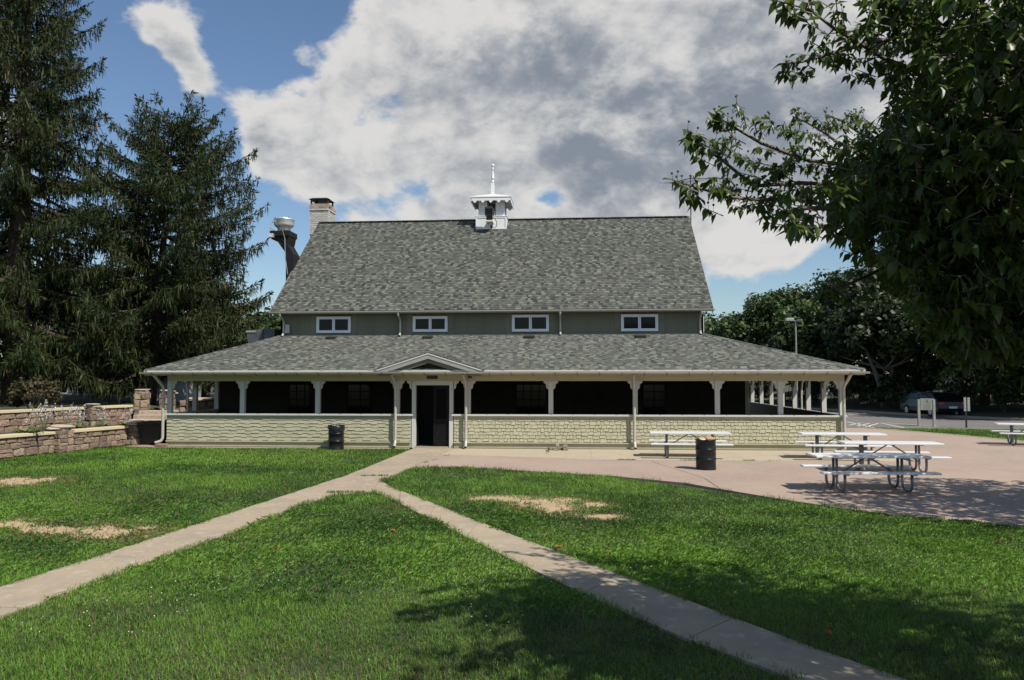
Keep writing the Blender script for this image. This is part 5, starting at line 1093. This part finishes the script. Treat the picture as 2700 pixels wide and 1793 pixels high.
# ------------------------------------------------------------------ trees
def norm(a): return a / np.maximum(np.linalg.norm(a, axis=-1, keepdims=True), 1e-9)
def diamonds(P, D, L, Wd, r, up=None):
    """thin two-triangle sprays from P along D"""
    D = norm(D); rv = norm(r.normal(0, 1, D.shape)); S = norm(np.cross(D, rv)); Wd = Wd[:, None]; L = L[:, None]
    V = np.stack([P, P + D * L * .45 + S * Wd / 2, P + D * L, P + D * L * .45 - S * Wd / 2], 1)
    return V
def spruce(name, base, H, Rfun, seed, lab, z0, step=.42, nb=5, lean=(0, 0), rmax_dir=None):
    r = np.random.default_rng(seed); rr = random.Random(seed)
    t = empty(name, base, label=lab, cat='spruce tree', group='old spruces on the left')
    pts = [(lean[0] * k, lean[1] * k, H * k) for k in np.linspace(0, 1, 12)]; MB().tube(pts, [max(.03, .36 * (H / 16) * (1 - k) ** .85) for k in np.linspace(0, 1, 12)], 10).build('trunk', 'bark', t, smooth=True)
    wood = MB(); P = []; D = []; L = []; Wd = []; Cc = []
    z = z0
    while z < H - .15:
        k = z / H; off = rr.uniform(0, 6.28); R0 = Rfun(k)
        for b in range(nb):
            az = off + 2 * math.pi * b / nb + rr.uniform(-.3, .3); ln = R0 * rr.choice([rr.uniform(.5, .8), rr.uniform(.85, 1.15)])
            if rmax_dir: ln *= rmax_dir(az, k)
            if ln < .15: continue
            el = (-.18 + .88 * max(0, k - .45) / .55) + rr.uniform(-.1, .1); droop = .55 * (1 - k) + .12; tip = .55
            n = max(5, int(ln / .28)); q = []; o = np.array([lean[0] * k, lean[1] * k, z]); ca, sa = math.cos(az), math.sin(az); bd = rr.uniform(-.12, .12)
            for i in range(n + 1):
                s = i / n; rad = ln * s; zz = ln * (s * math.tan(el) * .7 - droop * .55 * s * (1 - s) * 1.6 - droop * .12 * s + tip * .30 * s ** 3)
                q.append(o + np.array([ca * rad - sa * bd * rad * s, sa * rad + ca * bd * rad * s, zz]))
            q = np.array(q); wood.tube([tuple(x) for x in q[::2]] + ([tuple(q[-1])] if n % 2 else []), [max(.008, .055 * (ln / 4) * max(0, 1 - i / max(1, len(q[::2]) - 1)) ** .8 + .006) for i in range(len(q[::2]) + (n % 2))], 4, cap=False)
            shade = rr.uniform(.75, 1.2); hue = rr.random()
            for i in range(1, n + 1):
                s = i / n
                if s < .18: continue
                d = norm(q[i] - q[i - 1]); lat = norm(np.cross(d, [0, 0, 1.0]))
                tl = (.22 + .62 * math.sin(math.pi * min(1, s * .92 + .08)) ** .7 * min(1, ln / 3.2)) * rr.uniform(.7, 1.2) * (1.0 if s < .93 else .6)
                for sd_ in (-1, 1):
                    td = norm(d * .75 + lat * sd_ * rr.uniform(.6, 1.1) + np.array([0, 0, -.15])); m_ = max(5, int(tl / .046))
                    u = (np.arange(m_) + r.random(m_)) / m_; pp = q[i - 1] + (q[i] - q[i - 1]) * r.random() + td * (u * tl)[:, None] + np.array([0, 0, -1.0]) * (u ** 2 * tl * .28)[:, None]
                    # needles along the twig and drooping curtains under it
                    for kind in (0, 1):
                        if kind == 0: dd = norm(td + r.normal(0, .38, (m_, 3))); ll = r.uniform(.15, .30, m_); w_ = r.uniform(.038, .068, m_)
                        else:
                            hang = .15 + .42 * min(1, ln / 3.5) * (1 - .35 * k); dd = norm(np.array([0, 0, -1.0]) + r.normal(0, .20, (m_, 3)) + td * .12); ll = hang * r.uniform(.35, 1.25, m_); w_ = r.uniform(.032, .06, m_)
                        P.append(pp); D.append(dd); L.append(ll); Wd.append(w_)
                        c = np.array([.020, .034, .010]) * (1 - hue * .5) + np.array([.058, .064, .016]) * hue * .5
                        cc = np.repeat((c * shade)[None], m_, 0) * r.uniform(.65, 1.4, (m_, 1)); br = r.random(m_) < .022; cc[br] = np.array([.10, .062, .028]) * r.uniform(.7, 1.2, (br.sum(), 1)); Cc.append(cc)
                u = r.random(5)[:, None]; pp = q[i - 1] + (q[i] - q[i - 1]) * u; P.append(pp); D.append(norm(d + r.normal(0, .5, (5, 3)) + [0, 0, .15])); L.append(r.uniform(.13, .28, 5)); Wd.append(r.uniform(.045, .08, 5)); Cc.append(np.repeat(np.array([[.045, .06, .018]]) * shade, 5, 0))
        z += step * rr.uniform(.8, 1.25) * (1.0 if k < .6 else .8)
    P = np.concatenate(P); D = np.concatenate(D); L = np.concatenate(L); Wd = np.concatenate(Wd); Cc = np.concatenate(Cc)
    V = diamonds(P, D, L, Wd, r); F = (np.arange(len(V)) * 4)[:, None] + np.array([[0, 1, 2, 3]])
    wood.build('branches', 'bark', t, kind='stuff'); mesh_np('foliage', V.reshape(-1, 3), F, 'spruce', np.repeat(Cc[:, None], 4, 1).reshape(-1, 3), t, 'stuff')
    return t, len(F)
nsp = 0
if not globals().get('NOTREES'):
    def R2_(k): return 5.2 * (min(1, (1 - k) / .60) ** .46) + .55
    t, a = spruce('spruce_tree', (-17.6, 8.6, .9), 13.7, R2_, 3, 'old spruce with the broad open top, standing beside the left gable', 2.6, step=.48, nb=6, lean=(.95, 0)); nsp += a
    def R1_(k): return 6.6 * ((1 - k) ** .75) + .2
    t, a = spruce('spruce_tree', (-22.0, 5.6, 1.2), 25.0, R1_, 5, 'tall spruce at the left edge whose top leaves the picture', 2.4, step=.54, nb=6); nsp += a

def crown(c, rad, nclump, nleaf, size, seed, col, squash=.85, zmin=None, hollow=.5):
    r = np.random.default_rng(seed); c = np.array(c, float); rad = np.array(rad, float)
    d = norm(r.normal(0, 1, (nclump, 3))); d[:, 2] = np.where(d[:, 2] < -.55, -d[:, 2], d[:, 2]); q = r.uniform(hollow, 1.0, (nclump, 1)) ** .6; cc = c + d * rad * q * r.uniform(.8, 1.08, (nclump, 1)); cr = np.mean(rad) * r.uniform(.20, .36, nclump)
    k = nleaf // nclump; idx = np.repeat(np.arange(nclump), k); dd = norm(r.normal(0, 1, (len(idx), 3))); rr_ = cr[idx][:, None] * r.uniform(.55, 1.0, (len(idx), 1)) * np.array([1, 1, squash])
    P = cc[idx] + dd * rr_; nrm = norm(dd + r.normal(0, .55, dd.shape) + [0, 0, .35]); a = norm(np.cross(nrm, r.normal(0, 1, dd.shape))); b = np.cross(nrm, a); s = size * r.uniform(.6, 1.35, (len(idx), 1))
    V = np.stack([P - a * s * .5, P + b * s * .33, P + a * s * .5, P - b * s * .33], 1)
    tone = (r.uniform(.72, 1.25, nclump)[idx] * r.uniform(.75, 1.3, len(idx)))[:, None]; C = np.array(col)[None] * tone
    if zmin is not None: ok = P[:, 2] > zmin; V = V[ok]; C = C[ok]
    return V, C
def tree(name, base, h, rad, seed, lab, cat='tree', group=None, col=(.045, .066, .018), nleaf=5200, size=.34, nclump=70, trunk=(.24, 'greybark'), lowz=.28, fork=False):
    t = empty(name, base, label=lab, cat=cat, group=group); rr = random.Random(seed); b = np.array(base)
    tw = MB(); tr_, tm = trunk
    if fork:
        for s in (-1, 1): tw.tube([(0, 0, -.2), (s * .12, 0, .7), (s * .45, .1 * s, 1.9), (s * 1.1, .3, h * .55)], [tr_, tr_ * .85, tr_ * .65, tr_ * .3], 8)
    else: tw.tube([(0, 0, -.2), (.05, 0, h * .2), (rr.uniform(-.3, .3), rr.uniform(-.2, .2), h * .45), (rr.uniform(-.5, .5), .1, h * .75)], [tr_ * 1.15, tr_, tr_ * .7, tr_ * .25], 8)
    tw.build('trunk', tm, t, smooth=True)
    lb = MB()
    for k in range(9):
        a = rr.uniform(0, 6.28); z0 = h * rr.uniform(.25, .6); e = rr.uniform(.3, 1.0); l = rad * rr.uniform(.5, .85); lb.tube([(0, 0, z0), (math.cos(a) * l * .5, math.sin(a) * l * .5, z0 + l * .3 * e), (math.cos(a) * l, math.sin(a) * l, z0 + l * .75 * e)], [tr_ * .4, tr_ * .25, .03], 5)
    lb.build('limbs', tm, t, kind='stuff')
    V, C = crown((0, 0, h * (lowz + 1) / 2), (rad, rad * .95, h * (1 - lowz) / 2), nclump, nleaf, size, seed, col)
    mesh_np('crown', V.reshape(-1, 3), (np.arange(len(V)) * 4)[:, None] + np.array([[0, 1, 2, 3]]), 'leaf', np.repeat(C[:, None], 4, 1).reshape(-1, 3), t, 'stuff'); return t
def shrub(name, base, rad, h, seed, lab, col, nleaf=1500, size=.18, group=None, cat='shrub'):
    t = empty(name, base, label=lab, cat=cat, group=group); rr = random.Random(seed); s = MB()
    for k in range(5): a = rr.uniform(0, 6.28); s.tube([(0, 0, -.1), (math.cos(a) * rad * .3, math.sin(a) * rad * .3, h * .4), (math.cos(a) * rad * .6, math.sin(a) * rad * .6, h * .75)], [.03, .02, .01], 4)
    s.build('stems', 'bark', t, kind='stuff'); V, C = crown((0, 0, h * .52), (rad, rad, h * .5), 26, nleaf, size, seed, col, zmin=.02, hollow=.2)
    mesh_np('foliage', V.reshape(-1, 3), (np.arange(len(V)) * 4)[:, None] + np.array([[0, 1, 2, 3]]), 'leaf', np.repeat(C[:, None], 4, 1).reshape(-1, 3), t, 'stuff'); return t
if not globals().get('NOTREES'):
    dk = (.030, .046, .013); md = (.046, .076, .018); lt = (.085, .115, .030)
    gR = 'trees beyond the road'; gL = 'trees behind the house'
    TR = [(18.6, 50.0, 7.8, 3.9, md, 'round mid green tree at the left end of the wood beyond the road', {}), (23.3, 49.0, 10.2, 5.0, md, 'broad mid green tree second from the left in the wood beyond the road', {}), (29.5, 46.0, 12.0, 5.6, md, 'tall mid green tree behind the dark middle of the wood', {}),
          (36.5, 42.0, 11.6, 5.0, dk, 'tall dark tree in the right half of the wood', {}), (44.0, 36.0, 12.5, 5.4, dk, 'large dark tree near the right edge of the picture, far back', {}), (26.4, 34.0, 10.2, 4.7, dk, 'dark tree whose crown spreads just behind the notice board', {}),
          (21.6, 38.0, 7.6, 3.4, md, 'smaller mid green tree behind the right hip of the porch roof', {}), (24.0, 29.8, 7.4, 3.7, dk, 'tree with a pale forked trunk at the far edge of the road', dict(fork=True, trunk=(.26, 'greybark'), lowz=.36)),
          (29.3, 27.0, 9.2, 4.4, dk, 'dark tree with a thick straight trunk right behind the notice board', dict(trunk=(.3, 'bark'), lowz=.32)), (29.4, 20.4, 9.2, 4.3, dk, 'dark tree standing behind the small parking sign', {}), (35.2, 19.0, 9.4, 4.5, dk, 'dark tree with a leaning trunk at the right edge across the road', dict(trunk=(.32, 'bark'), lowz=.36)),
          (41.0, 22.0, 10.5, 5.0, dk, 'dark tree at the far right behind the leaning trunk', {}), (16.8, 62.0, 8.4, 4.0, md, 'distant tree just above the right hip ridge', {})]
    for i, (x, y, h, rad, col, lab, kw) in enumerate(TR): tree('deciduous_tree', (x, y, .4), h, rad, 100 + i, lab, group=gR, col=col, nleaf=13500, size=.37, nclump=120, **kw)
    rr_s = random.Random(77)
    UG = ['at the far left end of the kerb', 'second from the left end of the kerb', 'left of the pale forked trunk by the kerb', 'at the foot of the pale forked trunk', 'right of the forked trunk, left of the board', 'behind the left post of the notice board', 'in front of the parked car at the kerb', 'just right of the parked car by the kerb', 'behind the post of the small parking sign', 'right of the small parking sign by the kerb', 'behind the last picnic table across the road', 'at the right end of the kerb']
    SH = [(17.0, 46, 2.3, 2.6), (20.2, 40.5, 2.4, 3.0), (22.6, 35.8, 2.3, 3.0), (25.8, 30.6, 2.0, 2.8), (27.6, 28.2, 2.1, 3.0), (29.0, 24.4, 1.7, 2.4), (31.4, 22.8, 2.2, 3.2), (34.2, 22.0, 2.4, 3.4), (33.8, 17.4, 2.0, 2.6), (37.2, 16.2, 2.3, 3.2), (41.0, 14.0, 2.5, 3.4), (24.2, 33.2, 2.0, 2.6), (30.6, 29.8, 2.5, 3.8), (37.5, 20.0, 2.5, 4.0)]
    nm = ['low dark shrub at the left end of the far verge', 'dark shrub left of the pale forked trunk', 'rounded dark shrub behind the forked trunk', 'dark shrub between the forked trunk and the notice board', 'large dark shrub behind the left post of the notice board', 'sunlit bright green shrub above the parked car', 'dark shrub just right of the parked car', 'tall dark shrub behind the small parking sign', 'low dark shrub right of the small parking sign', 'dark shrub left of the last picnic table', 'dark shrub behind the last picnic table', 'dark shrub in the gap left of the forked trunk', 'tall shrub filling the gap behind the parked car', 'tall dark shrub below the leaning trunk']
    for i, ((x, y, rad, h), lab) in enumerate(zip(SH, nm)): shrub('shrub', (x, y, .25), rad * 1.25, h * 1.35, 200 + i, lab, lt if i == 5 else dk, 4200, .24, 'shrubs along the far verge')
    for i in range(12):
        q = i / 11; P0 = np.interp(q, [0, .25, .5, .75, 1], [15.6, 22.6, 25.4, 30.5, 42.5]) + rr_s.uniform(-.4, .6); P1 = np.interp(q, [0, .25, .5, .75, 1], [46.5, 31.0, 25.2, 19.6, 10.8]) + rr_s.uniform(-.3, .8)
        shrub('shrub', (P0, P1, .2), rr_s.uniform(1.1, 1.7), rr_s.uniform(1.2, 2.2), 260 + i, 'low undergrowth ' + UG[i], dk, 1500, .2, 'undergrowth along the kerb')
    shrub('shrub', (27.0, 25.6, 1.6), 1.3, 2.6, 231, 'small bright green bush overhanging the parked car', (.10, .145, .035), 900, .2, 'shrubs along the far verge')
    r9 = np.random.default_rng(99); n = 420; tt = r9.random(n); X = 15 + 62 * tt + r9.normal(0, 1.5, n); Y_ = 70 - 46 * tt + r9.normal(0, 2.5, n) + r9.uniform(0, 8, n); top = np.interp(tt, [0, .15, .4, 1], [7, 9.5, 11, 12.5]); Z_ = r9.uniform(.3, 1.0, n) ** .8 * top
    idx = np.repeat(np.arange(n), 95); dd = norm(r9.normal(0, 1, (len(idx), 3))); cr = r9.uniform(1.0, 2.1, n)[idx][:, None]; Pp = np.stack([X, Y_, Z_], 1)[idx] + dd * cr * r9.uniform(.6, 1, (len(idx), 1)); nn_ = norm(dd + r9.normal(0, .5, dd.shape)); a_ = norm(np.cross(nn_, r9.normal(0, 1, dd.shape))); b_ = np.cross(nn_, a_); sz = .5 * r9.uniform(.6, 1.3, (len(idx), 1))
    Vw = np.stack([Pp - a_ * sz * .5, Pp + b_ * sz * .35, Pp + a_ * sz * .5, Pp - b_ * sz * .35], 1); Cw = np.array([[.034, .050, .015]]) * (r9.uniform(.7, 1.3, n)[idx] * r9.uniform(.7, 1.3, len(idx)))[:, None]
    mesh_np('distant_wood', Vw.reshape(-1, 3), (np.arange(len(Vw)) * 4)[:, None] + np.array([[0, 1, 2, 3]]), 'leaf', np.repeat(Cw[:, None], 4, 1).reshape(-1, 3), None, 'stuff')
    TL = [(-31, 24, 8.5, 5, 'dark tree left of the house roof'), (-26, 27, 8.5, 5.2, 'dark tree behind the middle of the house'), (-21.5, 27, 6.0, 3.6, 'dark tree behind the right end of the house'), (-37, 20, 12, 5.5, 'dark tree at the far left behind the terrace lawn'), (-34, 9, 8, 4.2, 'dark leafy tree low at the left edge, in front of the house'), (-28.2, 8.2, 5.6, 3.0, 'small leafy tree under the tall spruce')]
    for i, (x, y, h, rad, lab) in enumerate(TL): tree('deciduous_tree', (x, y, 1.2), h, rad, 300 + i, lab, group=gL, col=dk if i != 4 else (.05, .085, .02), nleaf=5500, size=.34, nclump=60)
    tree('deciduous_tree', (-20.5, 36.0, .5), 7.4, 3.0, 320, 'pale green tree seen between the spruce and the main roof', col=(.13, .165, .075), nleaf=5000, size=.28, group=gL)
    tree('deciduous_tree', (-19.2, 17.5, .8), 5.8, 2.7, 322, 'dark leafy tree right of the blue grey house', col=dk, nleaf=4500, size=.28, group=gL, lowz=.04)
    tree('deciduous_tree', (-16.6, 14.2, .8), 4.4, 2.0, 323, 'small dark tree behind the left end of the porch roof', col=dk, nleaf=3600, size=.22, group=gL, lowz=.04)
    tree('deciduous_tree', (-15.5, 20.5, .8), 5.6, 2.6, 321, 'leafy tree seen through the left end of the porch', col=(.06, .10, .024), nleaf=4000, size=.24, group=gL, lowz=.1)
    shrub('shrub', (-17.55, .6, 1.2), 1.15, 1.15, 240, 'rust tinged rounded shrub on top of the rear retaining wall', (.060, .052, .020), 2200, .12, 'shrubs on the terrace'); shrub('shrub', (-20.3, .2, 1.2), 1.7, 2.4, 241, 'large dark shrub on the terrace left of the rust tinged one', dk, 2300, .16, 'shrubs on the terrace'); shrub('shrub', (-12.6, 9.0, .6), 1.2, 2.4, 242, 'green shrub behind the side garden wall', (.06, .095, .024), 1600, .14, 'shrubs on the terrace')
    shrub('shrub', (-27.5, 4.0, 1.3), 2.2, 3.4, 243, 'tall dark shrub at the left edge above the terrace lawn', dk, 2400, .2, 'shrubs on the terrace')

# ------------------------------------------------------------------ flowering dogwoods on the right
LT = np.array([0, .16, .42, .72, 1.0]); LWD = np.array([.05, .62, 1.0, .62, .02])
def leaf_geo(P, D, Nn, L, r, curl=None):
    """5-station folded drooping leaves; returns verts (n,15,3)"""
    D = norm(D); S = norm(np.cross(D, Nn)); Nn = np.cross(S, D); n = len(P); V = np.empty((n, 15, 3)); cu = r.uniform(.15, .55, n) if curl is None else curl
    for j in range(5):
        t = LT[j]; mid = P + D * (L * t * (1 - .12 * cu * t))[:, None] - Nn * (L * cu * t * t * .55)[:, None]; hw = (L * .235 * LWD[j])[:, None]
        V[:, j * 3] = mid - S * hw + Nn * hw * .38; V[:, j * 3 + 1] = mid; V[:, j * 3 + 2] = mid + S * hw + Nn * hw * .38
    return V
LF = np.array([[j * 3 + a, j * 3 + a + 1, j * 3 + a + 4, j * 3 + a + 3] for j in range(4) for a in (0, 1)])
def dogwood(base, clusters, branches, seed, lab, n_ind, fruit_p):
    """clusters: (pos, twig direction, scale); branches: list of (points, r0, r1)"""
    t = empty('dogwood_tree', tuple(base), label=lab, cat='tree', group='dogwoods on the right'); b = np.array(base); r = np.random.default_rng(seed)
    wd = MB()
    for pts, r0, r1 in branches: n = len(pts); wd.tube([tuple(np.array(q) - b) for q in pts], [r0 + (r1 - r0) * (i / (n - 1)) ** .7 for i in range(n)], 6)
    wd.build('branches', 'twig', t, smooth=True)
    P = []; D = []; U = []; L = []; Tw = MB(); Fr = MB()
    for pos, d, sc in clusters:
        d = norm(np.array(d, float)); pos = np.array(pos, float) - b; k = r.integers(5, 9); a0 = r.uniform(0, 6.28)
        cu_, cv_, cd_ = project((pos + b)[None]); seen = cd_[0] > .5 and -40 < cu_[0] < 2400 and -40 < cv_[0] < 1600
        if seen: Tw.tube([tuple(pos - d * .22 * sc), tuple(pos)], [.006, .003], 3, cap=False)
        s1 = norm(np.cross(d, [0.01, .02, 1.0])); s2 = np.cross(s1, d)
        for i in range(k):
            a = a0 + i * 2.4; out_ = s1 * math.cos(a) + s2 * math.sin(a); dd = norm(out_ * .75 + d * .45 + np.array([0, 0, -.55 - .5 * r.random()]) + r.normal(0, .18, 3))
            P.append(pos - d * r.uniform(0, .16) * sc); D.append(dd); U.append(norm(out_ * .55 + np.array([0, 0, 1.0]) + r.normal(0, .25, 3))); L.append(r.uniform(.08, .135) * sc)
        if seen and r.random() < fruit_p and cu_[0] < left_limit(cv_[0]) + 160:
            for i in range(r.integers(1, 4)):
                dd = norm(np.array([0, 0, 1.0]) + r.normal(0, .25, 3)); p0 = pos - d * r.uniform(0, .12); e = p0 + dd * r.uniform(.055, .085); Tw.tube([tuple(p0), tuple(e)], .0018, 3, cap=False)
                rad = .0105; Fr.lathe([(.001, -rad), (rad * .8, -rad * .6), (rad, 0), (rad * .8, rad * .6), (.001, rad)], 6, tuple(e), False, False)
    P = np.array(P); D = np.array(D); U = np.array(U); L = np.array(L)
    V = leaf_geo(P, D, U, L, r); dist = np.linalg.norm(P + b - CAM, axis=1); u, v, dp = project(P + b); vis = (dp > .5) & (u > -20) & (u < 2381) & (v > -20) & (v < 1588); key = np.where(vis, dist + .0016 * np.abs(u - 1700), 1e9); order = np.argsort(key); ind = order[:n_ind]; ind = ind[key[ind] < 1e8]; rest = np.setdiff1d(np.arange(len(P)), ind)
    c = np.array([.075, .118, .024])[None] * r.uniform(.7, 1.35, (len(P), 1)) + np.array([[.035, .022, .0]]) * (r.random((len(P), 1)) < .12)
    sel = [0, 1, 2, 6, 7, 8, 12, 13, 14]; rv, rh = rest[vis[rest]], rest[~vis[rest]]; LF2 = np.array([[k * 3 + a, k * 3 + a + 1, k * 3 + a + 4, k * 3 + a + 3] for k in range(2) for a in (0, 1)])
    mesh_np('leaves', V[rv][:, sel].reshape(-1, 3), ((np.arange(len(rv)) * 9)[:, None, None] + LF2[None]).reshape(-1, 4), 'dogleafs', np.repeat(c[rv][:, None], 9, 1).reshape(-1, 3), t, 'stuff', smooth=True)
    mesh_np('leaves', V[rh][:, [1, 6, 13, 8]].reshape(-1, 3), (np.arange(len(rh)) * 4)[:, None] + np.array([[0, 1, 2, 3]]), 'dogleafs', np.repeat(c[rh][:, None], 4, 1).reshape(-1, 3), t, 'stuff')
    protos = []
    for k in range(5):
        Vp = leaf_geo(np.zeros((1, 3)), np.array([[1.0, 0, 0]]), np.array([[0, 0, 1.0]]), np.array([1.0]), r, np.array([.12 + .11 * k]))[0]
        me = bpy.data.meshes.new('leaf'); me.from_pydata([tuple(q) for q in Vp], [], [tuple(int(i) for i in f) for f in LF]); me.polygons.foreach_set('use_smooth', [True] * len(me.polygons)); me.materials.append(M['dogleaf']); protos.append(me)
    for i in ind:
        d = D[i] / np.linalg.norm(D[i]); s = norm(np.cross(U[i], d)); n_ = np.cross(d, s); mt = Matrix(((d[0], s[0], n_[0], P[i][0]), (d[1], s[1], n_[1], P[i][1]), (d[2], s[2], n_[2], P[i][2]), (0, 0, 0, 1))) @ Matrix.Scale(L[i], 4)
        o = bpy.data.objects.new('leaf', protos[i % 5]); link(o, t); o.matrix_basis = mt
    Tw.build('twigs', 'twig', t, kind='stuff')
    if Fr.v: Fr.build('fruits', 'fruit', t, kind='stuff')
    return len(P)
def left_limit(v):     # where the solid crown begins, by height in the picture (2361 units)
    return np.interp(v, [-2000, 0, 60, 180, 260, 330, 420, 520, 600, 660, 700, 770, 820, 860], [2060, 2060, 2110, 2110, 2040, 1960, 1900, 1930, 2010, 2080, 2130, 2150, 2200, 2400])
def C8(x, y, dep): return PD((1650 + x / 1.96) / K, (y / 1.96) / K, dep)
if not globals().get('NOTREES'):
    rr = random.Random(12); r = np.random.default_rng(12)
    TB = np.array([8.6, -19.6, 0.0]); hub = np.array([8.1, -19.9, 3.4])
    BR = [([(240, 930), (370, 970), (540, 1020), (700, 1035), (830, 1020), (1030, 1060), (1180, 1085), (1500, 1110)], 6.0, 7.0, 1.0), ([(300, 720), (400, 760), (500, 830), (600, 910), (680, 960), (900, 945), (1200, 960), (1700, 1010)], 6.0, 7.2, 1.0),
          ([(450, 560), (500, 620), (580, 670), (700, 740), (830, 790), (950, 830), (1300, 870), (1750, 950)], 6.6, 7.6, .9), ([(860, 600), (930, 630), (1020, 680), (1100, 740), (1300, 800), (1700, 900)], 8.4, 8.0, .9), ([(1030, 590), (1110, 620), (1200, 680), (1350, 760)], 8.6, 8.2, .9),
          ([(770, 0), (950, 50), (1080, 150), (1200, 220), (1330, 300), (1460, 350), (1700, 500)], 5.6, 6.6, 1.05), ([(790, 330), (910, 320), (1080, 270), (1300, 215), (1450, 180), (1750, 160)], 6.0, 6.6, .95), ([(1330, -10), (1440, 100), (1530, 180), (1720, 330)], 5.4, 6.2, 1.05), ([(1250, 50), (1360, 60), (1480, 90), (1640, 150)], 5.3, 6.0, 1.05),
          ([(1050, 1195), (1170, 1150), (1300, 1120), (1600, 1130)], 6.0, 6.6, .9), ([(1030, 1500), (1100, 1490), (1160, 1465), (1280, 1410), (1400, 1350), (1550, 1300), (1900, 1220)], 6.2, 7.0, .9), ([(800, 1090), (880, 1080), (960, 1075), (1100, 1080)], 4.9, 5.6, 1.1), ([(1340, 380), (1400, 410), (1500, 480), (1700, 560)], 6.6, 7.2, 1.0),
          ([(1480, 1520), (1600, 1510), (1760, 1490), (2000, 1450)], 5.4, 6.2, 1.0), ([(1330, 1200), (1450, 1190), (1620, 1180), (1900, 1200)], 5.4, 6.2, 1.05)]
    branches = []; clusters = []
    for pts, d0, d1, sc in BR:
        n = len(pts); W3 = [C8(x, y, d0 + (d1 - d0) * (i / (n - 1))) for i, (x, y) in enumerate(pts)]
        W3.append(W3[-1] * .35 + hub * .65 + np.array([0, 0, .3])); W3.append(hub - np.array([0, 0, rr.uniform(.2, .9)])); branches.append((W3, .004, .026))
        for i in range(n - 1):
            a, b_ = W3[i], W3[i + 1]; Ls = np.linalg.norm(b_ - a); m_ = max(1, int(Ls / (.042 if i < 3 else .035)))
            for k in range(m_):
                q = a + (b_ - a) * ((k + rr.random()) / m_); back = norm(a - b_); sd_ = norm(np.cross(back, [0, 0, 1])) * rr.choice([-1, 1]); spread = .06 + .26 * min(1, i / 3.0)
                if i <= 1 and rr.random() < .12: continue
                clusters.append((q + sd_ * rr.uniform(0, spread) + np.array([0, 0, rr.uniform(-.10, .14) * (1 + i * .35)]), back + sd_ * .5 + np.array([0, 0, .35]), sc * rr.uniform(.8, 1.1)))
        clusters.append((W3[0], W3[0] - W3[1], sc))
    def fill(c, rad, n, sd_, sc0, keepdist, lim=True):
        r = np.random.default_rng(sd_); d = norm(r.normal(0, 1, (n, 3))); q = r.random((n, 1)) ** .42; P = np.array(c) + d * np.array(rad) * q
        u, v, dp = project(P); inside = (dp > .3) & (u > -100) & (u < 2400) & (v > -100) & (v < 1700)
        bad = inside & ((u < left_limit(v) + r.normal(0, 22, n)) | (v > 835 - 45 * r.random(n))); ok = ~bad & (np.linalg.norm(P - CAM, axis=1) > keepdist)
        if lim: sx_, sy_ = P[:, 0] - .629 * P[:, 2], P[:, 1] + .5 * P[:, 2]; ok &= sy_ < np.interp(sx_, [-2, .4, 1.65, 4.4, 7.3, 12], [-19.2, -16.6, -15.7, -16.3, -17.7, -19]) + r.normal(0, .22, n)
        for p_, dd in zip(P[ok], d[ok]): clusters.append((p_, dd * .7 + np.array([0, 0, .35]) + r.normal(0, .3, 3), sc0 * rr.uniform(.85, 1.15)))
    for (u, v, dep, rad, n) in ((2280, 90, 5.8, .95, 260), (2190, 330, 5.9, .85, 300), (2040, 470, 6.0, .6, 190), (2220, 560, 5.8, .9, 460), (2330, 300, 5.2, .85, 260), (2300, 720, 5.8, .85, 460), (2200, 660, 6.3, .65, 220), (2330, 780, 5.7, .6, 260), (2240, 760, 6.2, .5, 170), (2140, 200, 6.6, .5, 45), (2060, 390, 6.8, .55, 130), (2330, 520, 7.0, .9, 300), (2350, 760, 6.8, .7, 250)):
        fill(PD(u, v, dep), (rad, rad * 1.1, rad), n, 500 + u + v, 1.0, 3.3)
    fill((7.4, -20.4, 4.6), (3.6, 2.6, 2.0), 2000, 41, 1.1, 3.3)
    fill((6.9, -21.5, 4.9), (2.7, 1.8, 1.4), 900, 45, 1.1, 3.2)
    fill((8.0, -23.2, 5.1), (4.2, 2.8, 1.4), 1700, 46, 1.25, 3.2)
    for k in range(16):
        q = np.array([7.2, -20.6, 4.9]) + norm(r.normal(0, 1, 3)) * np.array([2.9, 2.3, 1.7]); m_ = (q + hub) / 2 + np.array([0, 0, -.2]); u, v, dp = project(q[None])
        if u[0] < left_limit(v[0]) and dp[0] > 0: continue
        branches.append(([q, m_, hub - np.array([0, 0, .3])], .006, .04))
    branches.append(([TB + np.array([0, 0, -.1]), TB + np.array([-.1, -.05, 1.4]), hub - np.array([0, 0, .7]), hub], .15, .07))
    nA = dogwood(TB, clusters, branches, 3, 'dogwood hanging over the right foreground, its leafy boughs reaching left across the sky', 292, .55)
    # second dogwood further off, shading the right of the patio
    TB2 = np.array([15.6, -12.4, 0.0]); hub2 = TB2 + np.array([0, 0, 3.0]); clusters = []; branches = [([TB2 + np.array([0, 0, -.1]), TB2 + np.array([.05, .05, 1.5]), hub2], .16, .09)]
    for k in range(14):
        q = TB2 + np.array([0, 0, 4.4]) + norm(r.normal(0, 1, 3)) * np.array([2.6, 2.4, 1.7]); branches.append(([q, (q + hub2) / 2, hub2 - np.array([0, 0, .4])], .01, .05))
    fill((13.6, -12.6, 4.4), (3.9, 3.6, 1.8), 2600, 44, 1.7, 4, False)
    nB = dogwood(TB2, clusters, branches, 4, 'farther dogwood at the right edge beyond the foreground one, shading the patio', 0, .3)
    print('LEAVES', nA, nB, 'SPRUCE', nsp)
